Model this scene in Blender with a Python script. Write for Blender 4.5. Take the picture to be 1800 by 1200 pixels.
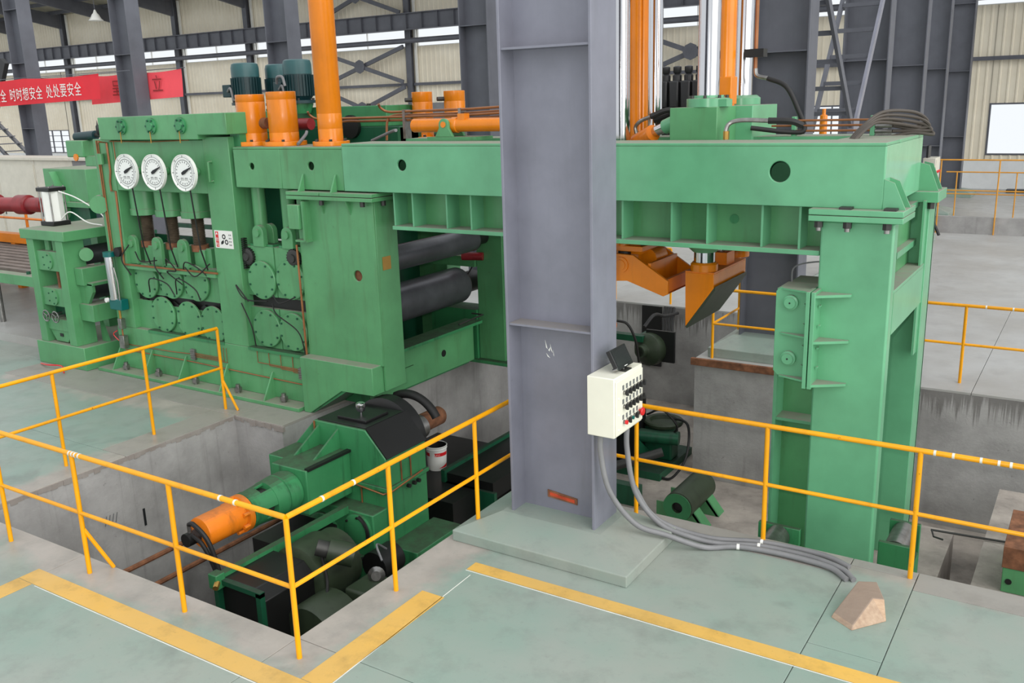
import bpy, math, random
from mathutils import Vector, Matrix
random.seed(7)
scene = bpy.context.scene
for o in list(bpy.data.objects): bpy.data.objects.remove(o, do_unlink=True)

# ------------------------------------------------------------------ camera
cam_d = bpy.data.cameras.new('camera'); cam = bpy.data.objects.new('camera', cam_d)
scene.collection.objects.link(cam); scene.camera = cam
cam_d.sensor_width = 36.0; cam_d.lens = 32.43; cam_d.clip_end = 300; cam_d.clip_start = 0.05
RX = Vector((0.84263276, 0.53768153, -0.02947214)).normalized()
FW = Vector((-0.52682714, 0.81182046, -0.25179495)).normalized()
UP = RX.cross(FW).normalized(); RX = FW.cross(UP).normalized()
mw = Matrix.Identity(4)
for i in range(3):
    mw[i][0] = RX[i]; mw[i][1] = UP[i]; mw[i][2] = -FW[i]
mw[0][3], mw[1][3], mw[2][3] = 0.0, 0.0, 3.8
cam.matrix_world = mw

# ------------------------------------------------------------------ world, light, exposure
world = bpy.data.worlds.new('world'); scene.world = world; world.use_nodes = True
wn = world.node_tree
wn.nodes['Background'].inputs['Color'].default_value = (0.93, 0.97, 1.0, 1)
wn.nodes['Background'].inputs['Strength'].default_value = 0.93
# soft daylight from the open, glazed right-hand side of the hall
su_d = bpy.data.lights.new('daylight', 'SUN'); su_d.energy = 2.3; su_d.angle = math.radians(70); su_d.color = (1.0, 0.98, 0.95)
su = bpy.data.objects.new('daylight', su_d); COL0 = scene.collection; COL0.objects.link(su)
su.rotation_euler = Vector((-0.86, 0.24, -0.45)).to_track_quat('-Z', 'Y').to_euler()
# the photographer's flash, just above and left of the lens
fl_d = bpy.data.lights.new('camera_flash', 'POINT'); fl_d.energy = 440; fl_d.shadow_soft_size = 0.05
fl_d.color = (1.0, 0.97, 0.92)
fl = bpy.data.objects.new('camera_flash', fl_d); scene.collection.objects.link(fl)
fl.location = Vector((0, 0, 3.8)) + RX * -0.16 + UP * 0.16
scene.view_settings.view_transform = 'Standard'
scene.view_settings.look = 'None'
scene.view_settings.gamma = 1.0
scene.view_settings.use_curve_mapping = False
scene.view_settings.exposure = 0.11

# ------------------------------------------------------------------ materials
def lin(c):
    c = c / 255.0
    return c / 12.92 if c <= 0.04045 else ((c + 0.055) / 1.055) ** 2.4
def rgb(r, g, b): return (lin(r), lin(g), lin(b), 1.0)
class NT:
    def __init__(s, name):
        s.m = bpy.data.materials.new(name); s.m.use_nodes = True
        s.t = s.m.node_tree; s.b = s.t.nodes['Principled BSDF']
        s.co = s.t.nodes.new('ShaderNodeTexCoord').outputs['Object']
    def noise(s, scale, detail=5, rough=0.6, stretch=None, dist=0.0):
        n = s.t.nodes.new('ShaderNodeTexNoise'); n.inputs['Scale'].default_value = scale
        n.inputs['Detail'].default_value = detail; n.inputs['Roughness'].default_value = rough
        n.inputs['Distortion'].default_value = dist
        if stretch:
            mp = s.t.nodes.new('ShaderNodeMapping'); mp.inputs['Scale'].default_value = stretch
            s.t.links.new(s.co, mp.inputs['Vector']); s.t.links.new(mp.outputs[0], n.inputs['Vector'])
        else: s.t.links.new(s.co, n.inputs['Vector'])
        return n.outputs['Fac']
    def ramp(s, fac, stops):
        r = s.t.nodes.new('ShaderNodeValToRGB'); e = r.color_ramp.elements
        while len(e) < len(stops): e.new(0.5)
        for i, (p, c) in enumerate(stops):
            e[i].position = p; e[i].color = c if isinstance(c, tuple) else (c, c, c, 1)
        s.t.links.new(fac, r.inputs[0]); return r.outputs['Color']
    def mix(s, fac, a, b, mode='MIX'):
        m = s.t.nodes.new('ShaderNodeMix'); m.data_type = 'RGBA'; m.blend_type = mode
        for sock, v in ((0, fac), (6, a), (7, b)):
            if isinstance(v, (int, float)): m.inputs[sock].default_value = v
            elif isinstance(v, tuple): m.inputs[sock].default_value = v
            else: s.t.links.new(v, m.inputs[sock])
        return m.outputs[2]
    def math(s, op, a, b=0.0):
        m = s.t.nodes.new('ShaderNodeMath'); m.operation = op
        for i, v in enumerate((a, b)):
            if isinstance(v, (int, float)): m.inputs[i].default_value = v
            else: s.t.links.new(v, m.inputs[i])
        return m.outputs[0]
    def upward(s, lo=0.75, hi=0.95):
        g = s.t.nodes.new('ShaderNodeNewGeometry'); x = s.t.nodes.new('ShaderNodeSeparateXYZ')
        s.t.links.new(g.outputs['True Normal'], x.inputs[0])
        return s.ramp(x.outputs['Z'], [(lo, 0.0), (hi, 1.0)])
    def set(s, **k):
        for n, v in k.items():
            i = s.b.inputs[n.replace('_', ' ')]
            if isinstance(v, (int, float, tuple)): i.default_value = v
            else: s.t.links.new(v, i)
        return s
    def bump(s, fac, strength=0.3, dist=0.01):
        b = s.t.nodes.new('ShaderNodeBump'); b.inputs['Strength'].default_value = strength
        b.inputs['Distance'].default_value = dist
        s.t.links.new(fac, b.inputs['Height']); s.t.links.new(b.outputs[0], s.b.inputs['Normal']); return s
def plain(name, col, rough=0.5, metal=0.0, spec=0.5, var=0.12, scale=3.0):
    m = NT(name); d = tuple(c * (1 - var * 1.6) for c in col[:3]) + (1,); l = tuple(min(1, c * (1 + var)) for c in col[:3]) + (1,)
    m.set(Base_Color=m.ramp(m.noise(scale, 6), [(0.3, d), (0.7, l)]), Roughness=rough, Metallic=metal, Specular_IOR_Level=spec)
    return m.m
def painted(name, col, dirt, dirt_amt=0.5, rough=0.38, dust=None, dust_amt=0.9, streak=0.4):
    """gloss paint with blotches, run-down grime streaks, chips, and dust lying on upward faces"""
    m = NT(name); d = tuple(c * 0.80 for c in col[:3]) + (1,); l = tuple(min(1, c * 1.12) for c in col[:3]) + (1,)
    c = m.ramp(m.noise(1.3, 5), [(0.3, d), (0.7, l)])
    st = m.ramp(m.noise(2.2, 6, 0.65, stretch=(3.5, 3.5, 0.35)), [(0.54, 0.0), (0.78, streak)])
    c = m.mix(st, c, dirt)
    ch = m.ramp(m.noise(9, 8, 0.75), [(0.64, 0.0), (0.72, dirt_amt)])
    c = m.mix(ch, c, dirt)
    if dust:
        dn = m.ramp(m.noise(5, 6, 0.7), [(0.25, 0.55 * dust_amt), (0.6, dust_amt)])
        f = m.math('MULTIPLY', m.upward(), dn)
        c = m.mix(f, c, dust); r = m.mix(f, (rough,) * 3 + (1,), (0.85, 0.85, 0.85, 1))
        m.set(Roughness=r)
    else: m.set(Roughness=rough)
    m.set(Base_Color=c)
    m.bump(m.noise(14, 5), 0.06, 0.01)
    return m.m
DUST = rgb(150, 142, 132)
M = {}
M['green'] = painted('green_paint', rgb(88, 152, 102), rgb(74, 92, 50), 0.5, 0.34, DUST, 0.85, 0.45)
M['green_new'] = painted('fresh_green_paint', rgb(102, 171, 128), rgb(78, 130, 94), 0.12, 0.28, DUST, 0.9, 0.10)
M['green_gloss_lit'] = painted('lit_gloss_green_paint', rgb(120, 186, 146), rgb(150, 190, 160), 0.1, 0.10, DUST, 0.9, 0.2)  # paler green for the beam end, reflected daylight put into the colour
M['green_dirty'] = painted('oily_green_paint', rgb(58, 132, 84), rgb(26, 34, 24), 0.8, 0.36, rgb(58, 60, 48), 0.8, 0.75)
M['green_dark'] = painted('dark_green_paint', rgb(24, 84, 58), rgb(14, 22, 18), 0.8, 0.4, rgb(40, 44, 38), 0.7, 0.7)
M['olive'] = painted('olive_motor_paint', rgb(50, 62, 44), rgb(16, 18, 14), 0.6, 0.5, None, 0, 0.6)
M['teal'] = painted('dark_teal_paint', rgb(15, 54, 58), rgb(8, 22, 24), 0.4, 0.42, None, 0, 0.3)
M['teal_cap'] = plain('teal_cowl', rgb(44, 88, 90), 0.4)
M['orange'] = painted('orange_paint', rgb(228, 130, 14), rgb(130, 70, 16), 0.3, 0.25, rgb(170, 110, 70), 0.35, 0.22)
M['orange_old'] = painted('worn_orange_paint', rgb(236, 128, 24), rgb(80, 50, 28), 0.6, 0.35, rgb(150, 100, 66), 0.5, 0.5)
M['yellow'] = painted('rail_yellow', rgb(244, 166, 4), rgb(96, 60, 14), 0.95, 0.32, None, 0, 0.3)
M['grey_steel'] = painted('grey_column_paint', rgb(126, 127, 139), rgb(104, 106, 110), 0.3, 0.3, DUST, 0.7, 0.25)
M['dark_steel'] = painted('dark_grey_steel', rgb(92, 94, 102), rgb(62, 62, 66), 0.3, 0.5, DUST, 0.5, 0.2)
M['black'] = plain('black_oil_and_shade', rgb(22, 22, 22), 0.45)  # oily black parts; also stands for shade in gaps and the wall recess
M['rubber'] = plain('black_rubber', rgb(28, 27, 27), 0.6)
M['hose_grey'] = plain('grey_conduit', rgb(128, 128, 130), 0.55)
M['roll'] = plain('dark_roll_steel', rgb(92, 92, 98), 0.32, 0.35, var=0.25, scale=2)
M['chrome'] = plain('chrome', rgb(205, 205, 208), 0.12, 1.0, var=0.03)
M['steel'] = plain('bare_steel', rgb(150, 148, 145), 0.35, 0.9, var=0.2, scale=12)
M['dark_bolt'] = plain('dark_bolt_steel', rgb(66, 66, 64), 0.5, 0.5)
M['copper'] = plain('copper_pipe', rgb(158, 104, 66), 0.4, 0.4, var=0.2)
M['brass'] = plain('brass', rgb(190, 150, 80), 0.3, 0.8)
M['white'] = plain('white_paint', rgb(235, 235, 230), 0.4, var=0.04)
M['cream'] = plain('cream_enamel', rgb(232, 230, 214), 0.38, var=0.03)
M['cabinet'] = plain('cabinet_enamel', rgb(206, 202, 188), 0.45, var=0.06)
M['red'] = plain('red_plastic', rgb(214, 34, 40), 0.3, var=0.05)
M['red_paint'] = plain('maroon_paint', rgb(140, 34, 40), 0.4, var=0.25)
M['red_cloth'] = plain('red_banner_cloth', rgb(224, 40, 54), 0.7, var=0.06, scale=1.2)
M['red_cloth2'] = plain('faded_red_banner_cloth', rgb(246, 84, 94), 0.7, var=0.06, scale=1.2)
M['ghost_ink'] = plain('ghost_lettering', rgb(150, 50, 50), 0.8)
M['dial_face'] = plain('dial_face', rgb(238, 240, 236), 0.4, var=0.03)
M['ink'] = plain('black_ink', rgb(26, 28, 30), 0.6)
M['ink_grey'] = plain('grey_ink', rgb(110, 112, 112), 0.6)
M['primer'] = plain('red_primer', rgb(190, 70, 36), 0.7, var=0.3, scale=8)
M['rust'] = plain('rust', rgb(128, 84, 58), 0.85, var=0.35, scale=9)
M['screen'] = plain('dark_screen', rgb(46, 46, 48), 0.25)
M['plastic_black'] = plain('black_plastic', rgb(34, 34, 36), 0.4)
M['hose_brown'] = plain('dusty_hose', rgb(74, 67, 60), 0.6)
M['screw'] = plain('greasy_screw', rgb(98, 86, 72), 0.45, 0.3, var=0.3, scale=8)
M['rail_far'] = plain('far_rail_paint', rgb(214, 150, 52), 0.5)
M['teal_pump'] = plain('teal_pump_paint', rgb(0, 96, 92), 0.3, var=0.1)

def floor_mat(name, base, worn, dark, green_amt=0.5):
    m = NT(name)
    c = m.ramp(m.noise(0.55, 7, 0.6), [(0.36, base), (0.62, worn)]) if green_amt else base
    c = m.mix(m.ramp(m.noise(2.6, 8, 0.68), [(0.50, 0.0), (0.78, 0.55)]), c, dark)
    c = m.mix(m.ramp(m.noise(26, 4, 0.6), [(0.62, 0.0), (0.8, 0.35)]), c, dark)
    m.set(Base_Color=c, Roughness=m.ramp(m.noise(3, 5), [(0.3, 0.30), (0.7, 0.52)]), Specular_IOR_Level=0.45)
    m.bump(m.noise(40, 6), 0.08, 0.005); return m.m
M['plinth'] = floor_mat('plinth_paint', rgb(132, 154, 143), rgb(150, 155, 147), rgb(112, 119, 113))
def sealed_floor():
    # green sealer, worn back to bare concrete in an uneven border along the pit edges and the machine base
    m = NT('green_sealed_floor')
    sp = m.t.nodes.new('ShaderNodeSeparateXYZ'); m.t.links.new(m.co, sp.inputs[0]); x, y = sp.outputs['X'], sp.outputs['Y']
    dx = m.math('MAXIMUM', m.math('SUBTRACT', -9.15, x), m.math('ADD', x, 4.62))
    dy = m.math('MAXIMUM', m.math('SUBTRACT', 4.2, y), m.math('SUBTRACT', y, 7.5))
    d = m.math('MAXIMUM', dx, dy)
    d2 = m.math('MAXIMUM', m.math('SUBTRACT', -13.2, x), m.math('SUBTRACT', 7.75, y))
    d2 = m.math('MAXIMUM', d2, m.math('ADD', x, 8.0))
    d3 = m.math('MAXIMUM', m.math('SUBTRACT', 7.5, y), m.math('SUBTRACT', -4.62, x))
    d = m.math('MINIMUM', m.math('MINIMUM', d, m.math('SUBTRACT', d2, 0.35)), d3)
    d = m.math('ADD', d, m.math('MULTIPLY', m.math('SUBTRACT', m.noise(1.6, 6, 0.65), 0.5), 0.9))
    f = m.ramp(d, [(0.22, 1.0), (0.42, 0.0)])
    g = m.ramp(m.noise(0.55, 7, 0.6), [(0.36, rgb(134, 157, 146)), (0.64, rgb(152, 158, 150))])
    b = m.ramp(m.noise(2.0, 6, 0.6), [(0.35, rgb(154, 148, 141)), (0.7, rgb(178, 170, 162))])
    c = m.mix(f, g, b)
    c = m.mix(m.ramp(m.noise(2.6, 8, 0.68), [(0.50, 0.0), (0.80, 0.55)]), c, rgb(112, 116, 110))
    c = m.mix(m.ramp(m.noise(0.9, 4, 0.5, dist=1.5), [(0.60, 0.0), (0.72, 0.35)]), c, rgb(104, 108, 104))
    c = m.mix(m.ramp(m.noise(26, 4, 0.6), [(0.62, 0.0), (0.8, 0.35)]), c, rgb(100, 102, 98))
    m.set(Base_Color=c, Roughness=m.ramp(m.noise(3, 5), [(0.3, 0.30), (0.7, 0.52)]), Specular_IOR_Level=0.45)
    m.bump(m.noise(40, 6), 0.08, 0.005); return m.m
M['floor'] = sealed_floor()
M['floor_bare'] = floor_mat('bare_concrete_floor', rgb(158, 152, 145), rgb(148, 145, 139), rgb(118, 114, 108))
M['floor_far'] = floor_mat('pale_concrete_floor', rgb(180, 180, 178), rgb(166, 164, 160), rgb(148, 146, 144))
def concrete(name, base, dark, streak=0.6):
    m = NT(name)
    c = m.ramp(m.noise(1.1, 7, 0.62), [(0.3, dark), (0.66, base)])
    c = m.mix(m.ramp(m.noise(2.0, 6, 0.62, stretch=(3.4, 3.4, 0.16), dist=0.6), [(0.56, 0.0), (0.76, streak)]), c, rgb(84, 80, 76))
    c = m.mix(m.ramp(m.noise(16, 6, 0.7), [(0.66, 0.0), (0.75, 0.7)]), c, rgb(70, 66, 62))
    m.set(Base_Color=c, Roughness=0.85); m.bump(m.noise(22, 8, 0.7), 0.35, 0.015); return m.m
M['concrete'] = concrete('pit_concrete', rgb(178, 176, 174), rgb(134, 132, 130), 0.38)
def drip_concrete():
    # same concrete with dark wet stains running down from the top edge
    m = NT('stained_pit_concrete')
    c = m.ramp(m.noise(1.1, 7, 0.62), [(0.3, rgb(134, 132, 130)), (0.66, rgb(178, 176, 174))])
    c = m.mix(m.ramp(m.noise(16, 6, 0.7), [(0.66, 0.0), (0.75, 0.7)]), c, rgb(70, 66, 62))
    sp = m.t.nodes.new('ShaderNodeSeparateXYZ'); m.t.links.new(m.co, sp.inputs[0])
    n = m.math('ADD', m.math('MULTIPLY', m.noise(2.2, 4, 0.7, stretch=(6, 6, 0.12)), 0.75), m.math('MULTIPLY', m.noise(0.5, 3, 0.5), 0.55))
    f = m.math('ADD', n, m.math('MULTIPLY', sp.outputs['Z'], 0.42))
    c = m.mix(m.ramp(f, [(0.52, 0.0), (0.58, 0.62)]), c, rgb(84, 80, 76))
    m.set(Base_Color=c, Roughness=0.8); m.bump(m.noise(22, 8, 0.7), 0.35, 0.015); return m.m
M['concrete_drip'] = drip_concrete()
M['bar_steel'] = plain('dusty_bar', rgb(124, 112, 104), 0.6, var=0.25)
M['concrete_shade'] = concrete('pit_shade_concrete', rgb(92, 88, 84), rgb(38, 36, 34), 0.8)  # darker concrete, the shade of the deep pit put into its colour
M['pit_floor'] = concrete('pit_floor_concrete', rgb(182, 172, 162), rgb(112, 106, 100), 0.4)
M['chipped'] = concrete('chipped_edge', rgb(158, 153, 148), rgb(124, 112, 104), 0.3)
M['line'] = floor_mat('yellow_line_paint', rgb(226, 178, 84), rgb(206, 168, 96), rgb(120, 96, 56))
M['tape_white'] = plain('white_line', rgb(225, 225, 218), 0.6)
def corrugated():
    m = NT('cream_wall_sheet')
    c = m.ramp(m.noise(0.6, 4), [(0.35, rgb(228, 218, 196)), (0.7, rgb(240, 232, 212))])
    c = m.mix(m.ramp(m.noise(1.2, 6, 0.6, stretch=(4, 4, 0.3)), [(0.6, 0.0), (0.85, 0.25)]), c, rgb(160, 154, 140))
    m.set(Base_Color=c, Roughness=0.45); return m.m
M['sheet'] = corrugated()
M['wall_white'] = plain('white_dado', rgb(226, 228, 228), 0.6, var=0.04)
M['roof'] = plain('roof_sheet', rgb(150, 146, 128), 0.7, var=0.1)
def wood():
    m = NT('rough_timber')
    c = m.ramp(m.noise(3, 6, 0.6, stretch=(1, 9, 9)), [(0.3, rgb(170, 138, 112)), (0.7, rgb(206, 178, 150))])
    c = m.mix(m.math('MULTIPLY', m.upward(0.3, 0.8), 0.85), c, rgb(142, 126, 114))
    m.set(Base_Color=c, Roughness=0.8); m.bump(m.noise(30, 5), 0.3, 0.01); return m.m
M['wood'] = wood()
def glass():
    m = NT('window_glass'); m.set(Base_Color=(0.95, 0.97, 1, 1), Roughness=0.05, Transmission_Weight=1.0, IOR=1.02, Alpha=0.1)
    return m.m
M['glass'] = glass()

# ------------------------------------------------------------------ mesh builder
COL = scene.collection
class MB:
    def __init__(s): s.v = []; s.f = []
    def add(s, vs, fs):
        n = len(s.v); s.v += [tuple(v) for v in vs]; s.f += [tuple(i + n for i in f) for f in fs]; return s
    def box(s, x0, x1, y0, y1, z0, z1):
        return s.add([(x0, y0, z0), (x1, y0, z0), (x1, y1, z0), (x0, y1, z0), (x0, y0, z1), (x1, y0, z1), (x1, y1, z1), (x0, y1, z1)],
                     [(0, 3, 2, 1), (4, 5, 6, 7), (0, 1, 5, 4), (1, 2, 6, 5), (2, 3, 7, 6), (3, 0, 4, 7)])
    def prism(s, poly, ax, a0, a1):
        """poly in the two other axes (x,y,z order), extruded along ax"""
        def P(u, v, a): return {'x': (a, u, v), 'y': (u, a, v), 'z': (u, v, a)}[ax]
        n = len(poly); vs = [P(u, v, a0) for u, v in poly] + [P(u, v, a1) for u, v in poly]
        fs = [tuple(range(n)), tuple(range(2 * n - 1, n - 1, -1))] + [(i, i + n, (i + 1) % n + n, (i + 1) % n) for i in range(n)]
        ar = sum(poly[i][0] * poly[(i + 1) % n][1] - poly[(i + 1) % n][0] * poly[i][1] for i in range(n))
        flip = (ar > 0) == (ax != 'y')
        if a1 < a0: flip = not flip
        if flip: fs = [tuple(reversed(f)) for f in fs]
        return s.add(vs, fs)
    def frame(s, d):
        d = Vector(d).normalized(); a = Vector((0, 0, 1)) if abs(d.z) < 0.9 else Vector((1, 0, 0))
        u = d.cross(a).normalized(); return d, u, d.cross(u).normalized()
    def cyl(s, p0, p1, r0, r1=None, n=24, caps=True):
        p0 = Vector(p0); p1 = Vector(p1); r1 = r0 if r1 is None else r1
        d, u, w = s.frame(p1 - p0); vs = []
        for p, r in ((p0, r0), (p1, r1)):
            for i in range(n):
                a = 2 * math.pi * i / n; vs.append(p + u * (r * math.cos(a)) + w * (r * math.sin(a)))
        fs = [(i, i + n, (i + 1) % n + n, (i + 1) % n) for i in range(n)]
        fs = [tuple(reversed(f)) for f in fs]
        if caps: fs += [tuple(range(n - 1, -1, -1))[::-1], tuple(range(2 * n - 1, n - 1, -1))]
        return s.add(vs, fs)
    def lathe(s, prof, base, d=(0, 0, 1), n=28, caps=True):
        base = Vector(base); d, u, w = s.frame(d); vs = []; fs = []
        for r, h in prof:
            for i in range(n):
                a = 2 * math.pi * i / n; vs.append(base + d * h + u * (r * math.cos(a)) + w * (r * math.sin(a)))
        for k in range(len(prof) - 1):
            for i in range(n):
                j = (i + 1) % n; fs.append((k * n + i, k * n + j, k * n + n + j, k * n + n + i))
        if caps and prof[0][0] > 1e-5: fs.append(tuple(range(n - 1, -1, -1)))
        if caps and prof[-1][0] > 1e-5: fs.append(tuple((len(prof) - 1) * n + i for i in range(n)))
        return s.add(vs, fs)
    def tube(s, pts, r, n=8, closed=False):
        pts = [Vector(p) for p in pts]; m = len(pts); vs = []; fs = []; u = None
        for i, p in enumerate(pts):
            a = pts[i - 1] if i else p; b = pts[i + 1] if i < m - 1 else p
            d = (b - a).normalized()
            if u is None: _, u, _ = s.frame(d)
            u = (u - d * u.dot(d)).normalized(); w = d.cross(u)
            for k in range(n):
                t = 2 * math.pi * k / n; vs.append(p + u * (r * math.cos(t)) + w * (r * math.sin(t)))
        for i in range(m - 1):
            for k in range(n):
                l = (k + 1) % n; fs.append((i * n + k, i * n + l, i * n + n + l, i * n + n + k))
        fs += [tuple(range(n - 1, -1, -1)), tuple((m - 1) * n + k for k in range(n))]
        return s.add(vs, fs)
    def plate(s, u0, u1, v0, v1, holes, ax, a0, a1, n=24):
        """rectangular plate in the plane across ax with round holes [(cu, cv, r)] sorted along u"""
        def P(u, v, a): return {'x': (a, u, v), 'y': (u, a, v), 'z': (u, v, a)}[ax]
        holes = sorted(holes); cuts = [u0]
        for i in range(len(holes) - 1): cuts.append((holes[i][0] + holes[i + 1][0]) / 2)
        cuts.append(u1)
        if not holes: 
            return s.prism([(u0, v0), (u1, v0), (u1, v1), (u0, v1)], ax, a0, a1)
        for (cu, cv, r), c0, c1 in zip(holes, cuts[:-1], cuts[1:]):
            inn = []; out = []
            angs = [2 * math.pi * i / n for i in range(n)]
            for cx, cy in ((c0, v0), (c1, v0), (c1, v1), (c0, v1)): angs.append(math.atan2(cy - cv, cx - cu) % (2 * math.pi))
            angs = sorted(set(round(a, 6) for a in angs))
            for a in angs:
                dx, dy = math.cos(a), math.sin(a); inn.append((cu + r * dx, cv + r * dy))
                tx = ((c1 - cu) / dx if dx > 0 else (c0 - cu) / dx) if abs(dx) > 1e-9 else 1e9
                ty = ((v1 - cv) / dy if dy > 0 else (v0 - cv) / dy) if abs(dy) > 1e-9 else 1e9
                t = min(tx, ty); out.append((cu + t * dx, cv + t * dy))
            k = len(angs); vs = []
            for a in (a0, a1):
                vs += [P(u, v, a) for u, v in inn] + [P(u, v, a) for u, v in out]
            fs = []
            for i in range(k):
                j = (i + 1) % k
                fs += [(i, j, k + j, k + i), (2 * k + i, 3 * k + i, 3 * k + j, 2 * k + j), (i, 2 * k + i, 2 * k + j, j), (k + i, k + j, 3 * k + j, 3 * k + i)]
            s.add(vs, fs)
        return s
    def build(s, name, mat, parent=None, bevel=0.0, label=None, smooth=True, kind=None, fix=True):
        off = Vector((0, 0, 0)); p = parent
        while p is not None: off += p.location; p = p.parent
        me = bpy.data.meshes.new(name)
        me.from_pydata([(Vector(v) - off)[:] for v in s.v], [], s.f)
        if fix:
            import bmesh
            bm = bmesh.new(); bm.from_mesh(me); bmesh.ops.recalc_face_normals(bm, faces=bm.faces); bm.to_mesh(me); bm.free()
        me.update()
        if smooth:
            me.shade_smooth(); me.set_sharp_from_angle(angle=math.radians(38))
        me.materials.append(M[mat] if isinstance(mat, str) else mat)
        o = bpy.data.objects.new(name, me); COL.objects.link(o); o.parent = parent
        if bevel:
            b = o.modifiers.new('bevel', 'BEVEL'); b.width = bevel; b.segments = 2; b.limit_method = 'ANGLE'; b.angle_limit = math.radians(40)
        if label: o['label'] = label
        if kind: o['kind'] = kind
        return o
def thing(name, label, cat, loc, group=None):
    o = bpy.data.objects.new(name, None); COL.objects.link(o); o.location = loc
    o.empty_display_size = 0.1
    o['label'] = label; o['category'] = cat
    if group: o['group'] = group
    return o
def tag(o, label, cat, group=None):
    o['label'] = label; o['category'] = cat
    if group: o['group'] = group
    return o
def struct(o): o['kind'] = 'structure'; return o
def root_struct(name, loc=(0, 0, 0)):
    o = bpy.data.objects.new(name, None); COL.objects.link(o); o.location = loc; o['kind'] = 'structure'; return o
def dup(o, d, parent='same'):
    """copy of one part moved by d, sharing its mesh"""
    c = o.copy(); COL.objects.link(c); c.location = o.location + Vector(d)
    if parent != 'same': c.parent = parent
    return c
def dup_tree(o, d, label=None, parent=None):
    c = o.copy(); COL.objects.link(c)
    if parent is None: c.location = o.location + Vector(d)
    else: c.parent = parent
    for ch in list(o.children): dup_tree(ch, (0, 0, 0), None, c)
    if label: c['label'] = label
    return c
def B(*a): return MB().box(*a)
def solo(mb, name, mat, label, cat, loc, group=None, **k):
    """a thing that is one mesh, with its origin at loc"""
    m = MB(); L = Vector(loc); m.v = [(Vector(v) - L)[:] for v in mb.v]; m.f = mb.f
    o = m.build(name, mat, None, **k); o.location = L
    return tag(o, label, cat, group)
def bez(p, n=14):
    """smooth curve through the points p (Catmull-Rom)"""
    P = [Vector(q) for q in p]; P = [2 * P[0] - P[1]] + P + [2 * P[-1] - P[-2]]; out = []
    for i in range(1, len(P) - 2):
        for k in range(n):
            t = k / n; a, b, c, d = P[i - 1:i + 3]
            out.append(0.5 * ((2 * b) + (c - a) * t + (2 * a - 5 * b + 4 * c - d) * t * t + (3 * b - a - 3 * c + d) * t ** 3))
    out.append(P[-2]); return out
def text_mesh(txt, size, name, mat, parent, loc, rot, sx=1.0, align='LEFT', depth=0.0):
    cu = bpy.data.curves.new(name, 'FONT'); cu.body = txt; cu.size = size; cu.extrude = depth; cu.align_x = align
    t = bpy.data.objects.new(name, cu); COL.objects.link(t)
    dg = bpy.context.evaluated_depsgraph_get(); me = bpy.data.meshes.new_from_object(t.evaluated_get(dg))
    bpy.data.objects.remove(t); me.materials.clear(); me.materials.append(M[mat])
    for p in me.polygons: p.material_index = 0
    o = bpy.data.objects.new(name, me); COL.objects.link(o); o.parent = parent
    off = Vector((0, 0, 0)); p = parent
    while p is not None: off += p.location; p = p.parent
    o.location = Vector(loc) - off; o.rotation_euler = rot; o.scale = (sx, 1, 1); return o
R90 = math.pi / 2
# ================================================================== SETTING
TH = 0.035      # slab thickness
fl_root = root_struct('floor')
def slab(x0, x1, y0, y1, mat='floor', g=0.003):
    return B(x0 + g, x1 - g, y0 + g, y1 - g, -TH, 0.0).build('floor_slab', mat, fl_root, bevel=0.004, smooth=False)
# near apron in front of the drive pit
for x0, x1 in ((-30, -12), (-12, -9.15), (-9.15, -7.34), (-7.34, -4.70), (-4.70, -1.44), (-1.44, 4), (4, 14)):
    for y0, y1 in ((-3, 2.4), (2.4, 4.2)):
        slab(x0, x1, y0, y1, 'floor')
# right of the drive pit
for x0, x1 in ((-4.70, -1.46), (-1.46, -0.95), (-0.95, 4), (4, 14)):
    if x0 == -1.46:
        slab(x0, x1, 4.2, 6.0, 'floor'); slab(x0, x1, 6.0, 7.3, 'floor'); slab(x0, x1, 7.3, 7.43, 'floor_bare')
    else:
        slab(x0, x1, 4.2, 7.12, 'floor'); slab(x0, x1, 7.12, 7.43, 'floor_bare')
# left of the drive pit and under the machine line
slab(-11.2, -9.15, 4.2, 5.9); slab(-11.2, -9.6, 5.9, 7.5); slab(-9.6, -9.15, 5.9, 7.5, 'floor_bare')
slab(-14, -11.2, 4.2, 7.2); slab(-14, -11.2, 7.2, 7.95, 'floor_bare'); slab(-20, -14, 4.2, 7.95); slab(-30, -20, 4.2, 7.95)
slab(-11.2, -9.15, 7.5, 12, 'floor_bare'); slab(-14, -11.2, 7.95, 12, 'floor_bare'); slab(-9.15, -8.3, 7.5, 9.6, 'floor_bare'); slab(-9.15, -8.3, 9.6, 12, 'floor_bare')
slab(-30, -14, 7.95, 15.8); slab(-85, -30, -3, 15.8)
slab(-14, -8.3, 12, 15.8, 'floor_far')
slab(-85, -24, 15.8, 40, 'floor_far'); slab(-24, -8.3, 15.8, 40, 'floor_far'); slab(-8.3, -4.95, 15.8, 24, 'floor_far'); slab(-8.3, -4.95, 24, 40, 'floor_far')
slab(-4.95, -1.2, 12.65, 18, 'floor_far'); slab(-1.2, 14, 12.65, 18, 'floor_far'); slab(-4.95, 14, 18, 24, 'floor_far'); slab(-4.95, 14, 24, 27.2, 'floor_far')
# lower roadway bay beyond the far rail: a shallow pit with a concrete kerb
slab(-4.95, 14, 27.2, 40, 'floor_far')
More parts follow.
